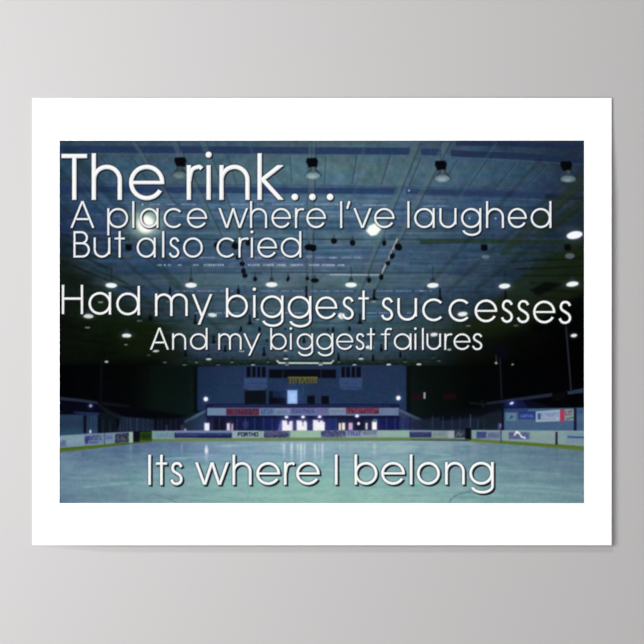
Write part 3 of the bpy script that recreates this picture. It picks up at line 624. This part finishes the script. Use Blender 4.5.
line((472, 430.4), (584, 431.2), .9, (150, 166, 180), .5, 1.2); rect(524, 431.4, 556, 436, (136, 160, 156), .5, 3); poly([(566, 432), (586, 432), (586, 445), (566, 443.6)], (108, 136, 156), .6, 3)
p = ad(476.4, 431.6, 486.4, 438.4, (60, 76, 120), 'navy square advert on the right boards'); scrib(478, 485.6, 433, 436.6, (46, 54, 112), .7, 2, 30)
p = ad(487, 431.8, 500, 439.2, (104, 120, 144), 'lilac advert on the right boards'); scrib(489, 499, 434, 436.6, (74, 82, 134), .8, 2, 31)
p = newpart('board_post', 'dark joint in the right boards'); line((501, 430), (501, 441.6), 1.3, (46, 62, 110), .9, 1.1, p)
p = ad(508.6, 432, 529.8, 439.4, (96, 108, 140), 'purple advert with a white swoosh'); scrib(510, 529, 433.6, 437.8, (58, 56, 112), .8, 2.4, 32)
arc_line([(514.6, 435), (516.6, 432), (519, 433), (521.4, 436.6), (525, 438)], 1.6, (224, 232, 236), .95); ell(517, 432.4, 1.5, 1.1, (230, 238, 240), .9, 1.3)
p = newpart('board_post', 'dark upright post on the right boards'); rect(555.4, 432, 557.6, 444.6, (36, 24, 50), .96, 1.3, p)
p = newpart('advert_panel', 'blue stripe on the right boards'); poly([(567.4, 436), (586, 436.6), (586, 438.6), (567.4, 437.8)], (58, 74, 124), .9, 1.3, p)
p = newpart('small_light', 'tiny white light above the left boards'); ell(90.4, 431.6, 1, 1.8, (206, 214, 240), 1, 1.3, p); rect(87, 433.4, 92, 435.4, (128, 128, 186), .6, 1.5)

# slight softness and grain of the print
def soften(A, sig):
    r = int(3 * sig) + 1
    k = np.exp(-np.arange(-r, r + 1) ** 2 / (2 * sig * sig)); k /= k.sum()
    for ax in (0, 1):
        pad = [(0, 0)] * A.ndim; pad[ax] = (r, r)
        P = np.pad(A, pad, 'edge'); n = A.shape[ax]
        A = sum(k[i] * np.take(P, np.arange(i, i + n), ax) for i in range(2 * r + 1))
    return A
C = soften(C, .8)
C += (noise(2.2, 1.8) * 3.6)[..., None] * np.clip(C.mean(axis=2, keepdims=True) / 60, .25, 1)
C += (noise(7, 7) * 3.0)[..., None] * np.array([1.0, -.5, .6]) * np.clip(C.mean(axis=2, keepdims=True) / 60, .15, 1)
np.clip(C, 0, 255, out=C)

# ------------------------------------------------------------------ 6. lettering
def ring(cx, cy, rx, ry, w, X, Y, cut=None):
    """stroke ring of outer radii rx, ry; cut = (deg0, deg1) opening, degrees clockwise from +x"""
    d = np.abs(ell_sd(cx, cy, rx - w / 2, ry - w / 2, X, Y)) - w / 2
    if cut:
        a0, a1 = cut
        ang = np.degrees(np.arctan2((Y - cy) / ry, (X - cx) / rx))
        mid = (a0 + a1) / 2; half = (a1 - a0) / 2
        da = np.abs((ang - mid + 180) % 360 - 180)
        inside = (half - da) * math.pi / 180 * (rx + ry) / 2
        d = np.maximum(d, inside)
    return d

def spline_sd(P, w, X, Y, butt=True):
    Q = []
    P2 = [P[0]] + list(P) + [P[-1]]
    for i in range(1, len(P2) - 2):
        p0, p1, p2, p3 = [np.array(v, float) for v in P2[i - 1:i + 3]]
        for t in np.linspace(0, 1, 9)[:-1]:
            Q.append(.5 * (2 * p1 + (p2 - p0) * t + (2 * p0 - 5 * p1 + 4 * p2 - p3) * t * t + (3 * p1 - p0 - 3 * p2 + p3) * t ** 3))
    Q.append(np.array(P[-1], float))
    d = np.full(X.shape, 1e9)
    for i in range(len(Q) - 1):
        d = np.minimum(d, seg_sd(Q[i], Q[i + 1], w / 2, X, Y))
    if butt:                      # square off the two ends
        for e, f in ((Q[0], Q[1]), (Q[-1], Q[-2])):
            u = (f - e) / (np.hypot(*(f - e)) + 1e-9)
            tt = (X - e[0]) * u[0] + (Y - e[1]) * u[1]
            near = np.hypot(X - e[0], Y - e[1]) < w * 1.1
            d = np.where(near & (tt < 0), np.maximum(d, -tt), d)
    return d

def glyph(ch, x0, x1, base, xh, cap, w, X, Y):
    """distance field of one letter; x0..x1 outer extents, xh / cap heights"""
    top, ct = base - xh, base - cap
    h = w / 2; r = (x1 - x0)
    bx = lambda a, b, c, d: poly_sd([(a, b), (c, b), (c, d), (a, d)], X, Y)
    sg = lambda p, q: seg_sd(p, q, h, X, Y, True)
    o = w * .07
    cx, cy = (x0 + x1) / 2, (top + base) / 2
    ry = xh / 2 + o
    U = lambda *a: np.minimum.reduce(a)
    if ch in 'lI': return bx((x0 + x1) / 2 - h, ct, (x0 + x1) / 2 + h, base)
    if ch == 'T': return U(bx(x0, ct, x1, ct + w), bx(cx - h, ct, cx + h, base))
    if ch == 'H': return U(bx(x0, ct, x0 + w, base), bx(x1 - w, ct, x1, base), bx(x0, base - cap * .53 - h, x1, base - cap * .53 + h))
    if ch == 'A':
        d = U(sg((x0 + h * 1.05, base + .2), (cx, ct - .1)), sg((x1 - h * 1.05, base + .2), (cx, ct - .1)), bx(x0 + r * .24, base - cap * .37, x1 - r * .24, base - cap * .37 + w * .95))
        return np.maximum(d, np.maximum(Y - base, ct - .2 - Y))
    if ch == 'B':
        mid = ct + cap * .46; ru = (mid + h - ct) / 2; rl = (base - mid + h) / 2
        xu = x1 - r * .12 - ru; xl = x1 - rl
        up = np.where(X > xu, ring(xu, ct + ru, ru, ru, w, X, Y), 1e9); lo = np.where(X > xl, ring(xl, base - rl, rl, rl, w, X, Y), 1e9)
        return U(bx(x0, ct, x0 + w, base), bx(x0, ct, xu, ct + w), bx(x0, mid - h, xl, mid + h), bx(x0, base - w, xl, base), up, lo)
    if ch == 'o': return ring(cx, cy, r / 2, ry, w, X, Y)
    if ch == 'e': return U(ring(cx, cy, r / 2, ry, w, X, Y, (4, 30)), np.where((X - cx) ** 2 / (r / 2) ** 2 + (Y - cy) ** 2 / ry ** 2 < 1.001, bx(x0 + h, cy - h * .82, x1 - .02, cy + h * .82), 1e9))
    if ch == 'c':
        rx = ry * 1.0; c2 = x0 + rx
        return ring(c2, cy, rx, ry, w, X, Y, (-42, 42))
    if ch in 'adgq':
        rx = min(ry, r / 2); rx = max(rx, r / 2 * .97)
        d = U(ring(x0 + rx, cy, rx, ry, w, X, Y), bx(x1 - w, ct if ch == 'd' else top, x1, base if ch != 'g' else base + xh * .06))
        if ch == 'g':
            gr = xh * .34; yb = base + xh * .06
            hk = ring((x0 + x1) / 2 + r * .03, yb, x1 - (x0 + x1) / 2 - r * .03, gr, w, X, Y)
            gx0 = (x0 + x1) / 2 + r * .03; rr = x1 - gx0
            ang = np.degrees(np.arctan2((Y - yb) / gr, (X - gx0) / rr))
            d = U(d, np.where((Y >= yb) & (ang < 168), hk, 1e9))
        return d
    if ch in 'bp':
        rx = max(min(ry, r / 2), r / 2 * .97)
        return U(ring(x1 - rx, cy, rx, ry, w, X, Y), bx(x0, ct if ch == 'b' else top, x0 + w, base if ch == 'b' else base + xh * .37))
    if ch in 'hn':
        rr = min(r / 2, xh * .52)
        arch = np.where((Y <= top + rr) & (X > x0 + w * .3), ring(x1 - r / 2, top + rr - o, r / 2, rr, w, X, Y), 1e9)
        return U(bx(x0, ct if ch == 'h' else top, x0 + w, base), arch, bx(x1 - w, top + rr - o * 1.2, x1, base))
    if ch == 'm':
        xm = (x0 + x1) / 2; a = (xm + h - x0) / 2; rr = min(a, xh * .52)
        d = bx(x0, top, x0 + w, base)
        for s in (x0, xm - h):
            e = s + 2 * a
            d = U(d, np.where((Y <= top + rr) & (X > s + w * .3) & (X < e + 1), ring(s + a, top + rr - o, a, rr, w, X, Y), 1e9), bx(e - w, top + rr - o * 1.2, e, base))
        return d
    if ch == 'u':
        rr = min(r / 2, xh * .52)
        bow = np.where(Y >= base - rr, ring(cx, base - rr + o, r / 2, rr, w, X, Y), 1e9)
        return U(bx(x0, top, x0 + w, base - rr + o * 1.2), bow, bx(x1 - w, top, x1, base - rr * .4 if w < 3 else base - rr * .6))
    if ch == 'r':
        ra = (x1 - x0) * .95
        arm = spline_sd([(x0 + h * 1.2, top + xh * .46), (x0 + w * .9, top + xh * .24), (x0 + w * 1.45, top + xh * .09 + h * .3), (x1 - h * 1.2, top + h * .8), (x1 - .1, top + h * 1.7)], w * .95, X, Y)
        return U(bx(x0, top, x0 + w, base), arm)
    if ch == 'i':
        xc = (x0 + x1) / 2
        return U(bx(xc - h, top, xc + h, base), np.hypot(X - xc, Y - (base - cap * .985 + w * .18)) - w * .70)
    if ch == '.': return np.hypot(X - cx, Y - (base - w * .68)) - w * .76
    if ch == 'k':
        ym = base - xh * .56
        d = U(sg((x0 + w * .8, ym + .3), (x1 - w * .62, top - h * .4)), sg((x0 + w * 1.15, ym - h * .5), (x1 - w * .62, base + h * .4)))
        d = np.maximum(d, np.maximum(Y - base, top - Y))
        return U(bx(x0, ct, x0 + w, base), d)
    if ch == 'w':
        q = [x0 + h * 1.02, x0 + r * .285, cx, x1 - r * .285, x1 - h * 1.02]
        d = U(sg((q[0], top - .3), (q[1], base + .2)), sg((q[1], base + .2), (q[2], top)), sg((q[2], top), (q[3], base + .2)), sg((q[3], base + .2), (q[4], top - .3)))
        return np.maximum(d, np.maximum(Y - base, top - Y))
    if ch == 'v':
        d = U(sg((x0 + h * 1.02, top - .3), (cx, base + .2)), sg((x1 - h * 1.02, top - .3), (cx, base + .2)))
        return np.maximum(d, np.maximum(Y - base, top - Y))
    if ch == 'y':
        dsc = base + xh * .36; k = (x1 - h * 1.1 - cx) / xh
        d = U(sg((x0 + h * 1.02, top - .3), (cx, base - .1)), sg((x1 - h * 1.02, top - .3), (cx - (dsc - base) * k, dsc + .3)))
        return np.maximum(d, np.maximum(Y - dsc, top - Y))
    if ch == 't':
        xc = x0 + r * .5
        return U(bx(xc - h, ct, xc + h, base), bx(x0, top, x1, top + w * .9))
    if ch == 'f':
        xc = x0 + r * .44
        hook = spline_sd([(xc, top + w), (xc, ct + cap * .22), (xc + r * .08, ct + h * 1.8), (xc + r * .28, ct + h * .95), (x1, ct + h * 1.2)], w, X, Y)
        return U(bx(xc - h, ct + cap * .24, xc + h, base), hook, bx(x0, top, x0 + r * .86, top + w * .9))
    if ch == 's':
        f = lambda u, v: (x0 + h + u * (r - w), top + h - o + v * (xh - w + 2 * o))
        return spline_sd([f(.97, .17), f(.80, .035), f(.52, -.01), f(.25, .05), f(.13, .22), f(.24, .37), f(.52, .475), f(.84, .60), f(.97, .77), f(.84, .94), f(.50, 1.01), f(.20, .95), f(.02, .80)], w, X, Y)
    if ch == "'":
        return U(bx(x0 + r * .42, ct, x1, ct + cap * .13), sg((x1 - w * .45, ct + .2), (x0 + w * .35, ct + cap * .29)))
    raise KeyError(ch)

LINES = [
 # text extents, base(s), x-height, cap, stroke, face colour, shadow offset, shadow blur, shadow strength
 ('white lettering reading The rink...', [('T',61.4,87.2),('h',91.6,122),('e',129,164.4),('r',186.6,201.8),('i',206.2,211),('n',219.3,249.7),('k',257.4,284.8),('.',290.6,299),('.',308.2,316.6),('.',325.8,334.2)],
  (200, 200), 35.0, 46.8, 4.45, (253, 254, 254), (1.2, 1.0), 2.0, .84, {'T': 46.2}),
 ("pale lettering reading A place where I've laughed", [('A',70.2,94.6),('p',107.2,128.2),('l',131.8,134.8),('a',139.8,158.6),('c',163.6,183),('e',186.8,207.2),('w',218.3,248.2),('h',250,267.2),('e',271.4,291.1),('r',294.9,303.6),('e',306.3,326),
   ('I',339.6,342.8),("'",346.4,350.2),('v',353.2,371.7),('e',374.1,394.6),('l',406.8,410.1),('a',414.1,434.8),('u',439.3,456.6),('g',461,481.4),('h',486,504),('e',507.8,526.9),('d',530.6,551.5)],
  (228, 228), 19.9, 26.9, 2.25, (243, 246, 248), (1.1, .9), 1.8, .86, {}),
 ('pale lettering reading But also cried', [('B',73.4,90),('u',93.6,110.4),('t',114.6,124.8),('a',136.6,155.8),('l',161.5,165),('s',168.4,179.7),('o',183,202.9),('c',216.5,235),('r',238.4,248.2),('i',250.1,253.7),('e',257.4,277.1),('d',280.7,301.4)],
  (257.6, 257.6), 20.1, 26.5, 2.25, (243, 246, 248), (1.1, .9), 1.8, .86, {}),
 ('white lettering reading Had my biggest successes', [('H',61.8,83.2),('a',88.5,111.2),('d',116.2,140),('m',155,187.8),('y',191.8,212.4),('b',225.9,248),('i',252.6,256.1),('g',260.6,283.6),('g',287.7,311.5),('e',315.4,337.4),('s',341.4,354.1),('t',358.3,368.9),
   ('s',380.7,393.5),('u',397.4,417.1),('c',422.2,444.3),('c',448.6,471),('e',474.6,497.3),('s',500.5,513.3),('s',516.3,529.7),('e',533.1,555.3),('s',558.2,571.6)],
  (313.9, 323.8), 22.5, 29.3, 2.5, (252, 253, 252), (1.0, .9), 1.8, .84, {}),
 ('small white lettering reading And my biggest failures', [('A',149.8,169.1),('n',172.1,186.2),('d',189.9,207.6),('m',218.2,241.7),('y',243.2,260.4),('b',270.2,286.8),('i',289.3,292.4),('g',296.6,313.2),('g',316.3,333.4),('e',336.1,353.4),('s',355.2,364.7),('t',366.9,375.1),
   ('f',380.9,391.6),('a',393.8,411.6),('i',413.8,417.1),('l',421.6,424.2),('u',426.4,441.1),('r',444.3,451.9),('e',453.6,470.6),('s',471.8,482.6)],
  (349.7, 349.9), 16.4, 21.9, 1.95, (247, 249, 248), (.9, .8), 1.6, .84, {}),
 ('white lettering reading Its where I belong on the ice', [('I',147.7,151.5),('t',155.7,167.2),('s',169.8,183.1),('w',194.9,229.3),('h',232.4,251.7),('e',256.2,280.2),('r',283.8,294.2),('e',296.1,319.8),('I',334.3,338.2),('b',354.4,377.6),('e',381.1,405),('l',409.1,413.2),('o',416.8,440),('n',445,464.9),('g',469.3,493.9)],
  (485, 484.6), 22.7, 30.4, 2.9, (250, 253, 252), (1.7, 1.3), 1.4, .92, {}),
]
SUB = 3
for label, chars, (b0, b1), xh, cap, wd, face, (sx, sy), sblur, sstr, special in LINES:
    pid = newpart('lettering', label)
    xa, xb = chars[0][1], chars[-1][2]
    D = None
    w = win(xa - 5, min(b0, b1) - cap - 6, xb + 6, max(b0, b1) + xh * .5 + 6)
    sl, X, Y = w
    D = np.full(X.shape, 9.0)
    for ch, x0, x1 in chars:
        base = b0 + (b1 - b0) * ((x0 + x1) / 2 - xa) / (xb - xa)
        i0 = int((x0 - 4 - X[0, 0]) * S); i1 = int((x1 + 4 - X[0, 0]) * S) + 1
        i0 = max(i0, 0)
        c = special.get(ch, cap)
        if ch == 'i' and cap == 47: c = 47.4
        d = glyph(ch, x0, x1, base, xh, c, wd, X[:, i0:i1], Y[:, i0:i1])
        D[:, i0:i1] = np.minimum(D[:, i0:i1], d)
    def shift(A, dx, dy):
        i, j = int(round(dx * S)), int(round(dy * S))
        B = np.full(A.shape, 9.0)
        B[j:, i:] = A[:A.shape[0] - j, :A.shape[1] - i]
        return B
    sh1 = np.clip(.5 - (shift(D, sx, sy) - .15) / sblur, 0, 1)
    put(sl, sh1, (14, 20, 28), min(1, sstr + .08))
    put(sl, np.clip(.5 - (D - .5) / 2.2, 0, 1), (20, 28, 40), .5)
    # face with its printed bevel: a little greyer towards the lower right edge
    core = np.clip(-D / (wd * .5), 0, 1)
    sd_dir = np.clip((shift(D, .6, .6) - D) / 1.0, -1, 1)
    shade = 1 - .07 * np.clip(1 - core, 0, 1) - .07 * np.clip(-sd_dir, -.3, 1)
    fcol = np.clip(np.array(face)[None, None, :] * np.clip(shade, .7, 1.04)[..., None], 0, 255)
    m = np.clip(.5 - D / 1.0, 0, 1)
    C[sl] = C[sl] * (1 - m[..., None]) + fcol * m[..., None]
    I = ID[sl]; I[m > .5] = pid; ID[sl] = I
np.clip(C, 0, 255, out=C)

# ------------------------------------------------------------------ ink colour in linear light, balanced for the lamp
def lin(c):
    c = np.asarray(c, float) / 255.0
    return np.where(c <= .04045, c / 12.92, ((c + .055) / 1.055) ** 2.4)
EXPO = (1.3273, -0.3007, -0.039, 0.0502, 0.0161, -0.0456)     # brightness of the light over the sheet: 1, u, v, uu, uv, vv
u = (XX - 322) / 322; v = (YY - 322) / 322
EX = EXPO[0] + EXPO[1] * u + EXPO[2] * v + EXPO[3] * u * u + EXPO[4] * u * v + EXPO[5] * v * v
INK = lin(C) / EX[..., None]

# ------------------------------------------------------------------ scene
scene = bpy.context.scene
col = scene.collection
def principled(name, base, rough=.6, spec=.2):
    m = bpy.data.materials.new(name); m.use_nodes = True
    b = m.node_tree.nodes['Principled BSDF']
    b.inputs['Base Color'].default_value = (*base, 1); b.inputs['Roughness'].default_value = rough
    b.inputs['Specular IOR Level'].default_value = spec
    return m, m.node_tree, b

m_wall, nt, b = principled('painted_wall', (.47, .465, .462), .85, .1)
tc = nt.nodes.new('ShaderNodeTexCoord'); n1 = nt.nodes.new('ShaderNodeTexNoise'); n1.inputs['Scale'].default_value = 9; n1.inputs['Detail'].default_value = 3
ramp = nt.nodes.new('ShaderNodeValToRGB')
ramp.color_ramp.elements[0].position = .3; ramp.color_ramp.elements[0].color = (.452, .443, .446, 1)
ramp.color_ramp.elements[1].position = .7; ramp.color_ramp.elements[1].color = (.452, .449, .446, 1)
nt.links.new(tc.outputs['Object'], n1.inputs['Vector']); nt.links.new(n1.outputs['Fac'], ramp.inputs['Fac']); nt.links.new(ramp.outputs['Color'], b.inputs['Base Color'])
n2 = nt.nodes.new('ShaderNodeTexNoise'); n2.inputs['Scale'].default_value = 350; bump = nt.nodes.new('ShaderNodeBump'); bump.inputs['Strength'].default_value = .012
nt.links.new(tc.outputs['Object'], n2.inputs['Vector']); nt.links.new(n2.outputs['Fac'], bump.inputs['Height']); nt.links.new(bump.outputs['Normal'], b.inputs['Normal'])

m_paper, nt, b = principled('matte_white_paper', (.96, .965, .965), .8, .05)
tc = nt.nodes.new('ShaderNodeTexCoord'); n1 = nt.nodes.new('ShaderNodeTexNoise'); n1.inputs['Scale'].default_value = 120
mx = nt.nodes.new('ShaderNodeMix'); mx.data_type = 'RGBA'; mx.inputs[6].default_value = (.955, .96, .96, 1); mx.inputs[7].default_value = (.97, .97, .97, 1)
nt.links.new(tc.outputs['Object'], n1.inputs['Vector']); nt.links.new(n1.outputs['Fac'], mx.inputs[0]); nt.links.new(mx.outputs[2], b.inputs['Base Color'])

m_ink, nt, b = principled('printed_ink', (.5, .5, .5), .9, 0.0)
at = nt.nodes.new('ShaderNodeAttribute'); at.attribute_name = 'ink'
nt.links.new(at.outputs['Color'], b.inputs['Base Color'])

# photo pixel -> world: the wall is the plane y = 0, camera on -y
def stand_off(x, y):           # how far the sheet stands off the wall: tight at the left corners, loose on the right
    f = np.clip((np.asarray(x, float) - SX0) / 90.0, 0, 1); f = f * f * (3 - 2 * f)
    g = np.clip((np.asarray(y, float) - SY0) / 120.0, 0, 1); g = g * g * (3 - 2 * g)
    return .0012 + .0046 * f * (.22 + .78 * g)
def world(x, y, d):            # point d in front of the wall that shows at photo pixel x, y
    k = (CAM_D - d) / CAM_D
    return (np.asarray(x) - 322.0) * MM * k, -np.asarray(d) + 0 * np.asarray(x), (322.0 - np.asarray(y)) * MM * k

def mesh_object(name, verts, faces, mat, parent=None, ink=None):
    me = bpy.data.meshes.new(name)
    verts = np.asarray(verts, dtype=np.float32); faces = np.asarray(faces, dtype=np.int32)
    nf, k = faces.shape
    me.vertices.add(len(verts)); me.vertices.foreach_set('co', verts.ravel())
    me.loops.add(nf * k); me.loops.foreach_set('vertex_index', faces.ravel())
    me.polygons.add(nf); me.polygons.foreach_set('loop_start', np.arange(nf, dtype=np.int32) * k)
    if ink is not None:
        a = me.color_attributes.new('ink', 'FLOAT_COLOR', 'POINT')
        a.data.foreach_set('color', np.concatenate([ink, np.ones((len(ink), 1))], 1).astype(np.float32).ravel())
    me.polygons.foreach_set('use_smooth', np.zeros(nf, dtype=bool))
    me.update(calc_edges=True)
    me.materials.append(mat)
    o = bpy.data.objects.new(name, me); col.objects.link(o)
    if parent is not None: o.parent = parent
    return o

# the wall
wv = [(-3, 0, -1.6), (3, 0, -1.6), (3, 0, 1.4), (-3, 0, 1.4), (-3, .1, -1.6), (3, .1, -1.6), (3, .1, 1.4), (-3, .1, 1.4)]
wf = [(0, 1, 2, 3), (5, 4, 7, 6), (4, 0, 3, 7), (1, 5, 6, 2), (3, 2, 6, 7), (4, 5, 1, 0)]
wall = mesh_object('wall_back', wv, wf, m_wall); wall['kind'] = 'structure'

# the poster
poster = bpy.data.objects.new('poster', None); col.objects.link(poster)
poster['label'] = 'white-bordered poster of an indoor ice rink with white lettering on pale grey wall'
poster['category'] = 'poster'
poster.location = (0, 0, 0)
# paper sheet: a thin bowed slab
px = np.unique(np.concatenate([np.linspace(SX0, SX0 + 95, 24), np.linspace(SX0 + 95, SX1, 8)]))
TH = .0006
py = np.unique(np.concatenate([np.linspace(SY0, SY0 + 125, 26), np.linspace(SY0 + 125, SY1, 8)]))
nx, ny = len(px), len(py)
PXG, PYG = np.meshgrid(px, py)
fx_, fy_, fz_ = world(PXG, PYG, stand_off(PXG, PYG))
V = np.concatenate([np.stack([fx_, fy_, fz_], -1).reshape(-1, 3), np.stack([fx_, fy_ + TH, fz_], -1).reshape(-1, 3)])
B = nx * ny
F = []
for j in range(ny - 1):
    for i in range(nx - 1):
        a = j * nx + i
        F.append((a + nx, a + nx + 1, a + 1, a)); F.append((B + a, B + a + 1, B + a + nx + 1, B + a + nx))
for i in range(nx - 1):
    a = (ny - 1) * nx + i
    F.append((i, i + 1, B + i + 1, B + i)); F.append((B + a, B + a + 1, a + 1, a))
for j in range(ny - 1):
    a = j * nx; b2 = a + nx - 1
    F.append((B + a, B + a + nx, a + nx, a)); F.append((b2, b2 + nx, B + b2 + nx, B + b2))
paper = mesh_object('paper_sheet', V, F, m_paper, poster)
paper['label'] = 'white paper sheet with a wide plain margin'

def sheet(x, y):               # the paper's front face at x, y (bilinear over its own mesh)
    Z = stand_off(PXG, PYG)
    i = np.clip(np.searchsorted(px, x[0], 'right') - 1, 0, nx - 2); f = (x[0] - px[i]) / (px[i + 1] - px[i])
    j = np.clip(np.searchsorted(py, y[:, 0], 'right') - 1, 0, ny - 2); g = ((y[:, 0] - py[j]) / (py[j + 1] - py[j]))[:, None]
    R = Z[:, i] * (1 - f) + Z[:, i + 1] * f
    return R[j] * (1 - g) + R[j + 1] * g

# the print: every pictured thing is its own patch of ink, all lying flush on the sheet
D_ = sheet(XX, YY) + .00012
wx, wy, wz = world(XX, YY, D_)
VP = np.stack([wx, wy, wz], -1).reshape(-1, 3); IN = INK.reshape(-1, 3)
J, I_ = np.meshgrid(np.arange(H), np.arange(W), indexing='ij')
v00 = (J * (W + 1) + I_).ravel()
QUADS = np.stack([v00 + (W + 1), v00 + (W + 2), v00 + 1, v00], 1)
QID = ID[:-1, :-1].ravel()
photo = None
order = [0] + [k for k in range(1, len(PARTS))]
for k in order:
    sel = QUADS[QID == k]
    if len(sel) < (1 if k == 0 else 6):
        continue
    used, inv = np.unique(sel.ravel(), return_inverse=True)
    name, label = PARTS[k]
    par = poster if (k == 0 or name == 'lettering') else photo
    o = mesh_object(name, VP[used], inv.reshape(-1, 4), m_ink, par, IN[used])
    if k == 0:
        photo = o; o['label'] = 'printed photograph of a dim indoor ice rink'
    elif label: o['label'] = label

# ------------------------------------------------------------------ light and camera
def area(name, loc, target, size, power, color=(1, 1, 1)):
    l = bpy.data.lights.new(name, 'AREA'); l.shape = 'DISK'; l.size = size; l.energy = power; l.color = color
    o = bpy.data.objects.new(name, l); col.objects.link(o); o.location = loc
    import mathutils
    o.rotation_euler = (mathutils.Vector(target) - mathutils.Vector(loc)).to_track_quat('-Z', 'Y').to_euler()
    return o
area('left_key_light', (-1.0, -1.2, 0), (-.4, 0, 0), .9, 26.2, (1, .998, .998))  # unseen soft key at the left, placed for the wall's sideways falloff
area('top_light', (-.3, -1.3, 1.5), (0, 0, 0), .35, 14.8, (1, .995, .985))  # unseen light from above, added to draw the shadow under the sheet's bottom edge
area('low_fill_light', (.8, -1.9, -1.5), (.1, 0, 0), 1.6, 20.5, (1, .99, .985))  # added fill from below, evens the lower wall against the top light
wld = bpy.data.worlds.new('room_light'); scene.world = wld; wld.use_nodes = True
bg = wld.node_tree.nodes['Background']; bg.inputs['Color'].default_value = (1, .995, .99, 1); bg.inputs['Strength'].default_value = .107

cam = bpy.data.cameras.new('camera'); co = bpy.data.objects.new('camera', cam); col.objects.link(co)
co.location = (0, -CAM_D, 0); co.rotation_euler = (math.pi / 2, 0, 0)
cam.sensor_width = 36; cam.lens = 36 * CAM_D / (644 * MM)
cam.clip_start = .05; cam.clip_end = 50
scene.camera = co
scene.view_settings.view_transform = 'Standard'; scene.view_settings.look = 'None'
scene.view_settings.exposure = 0; scene.view_settings.gamma = 1
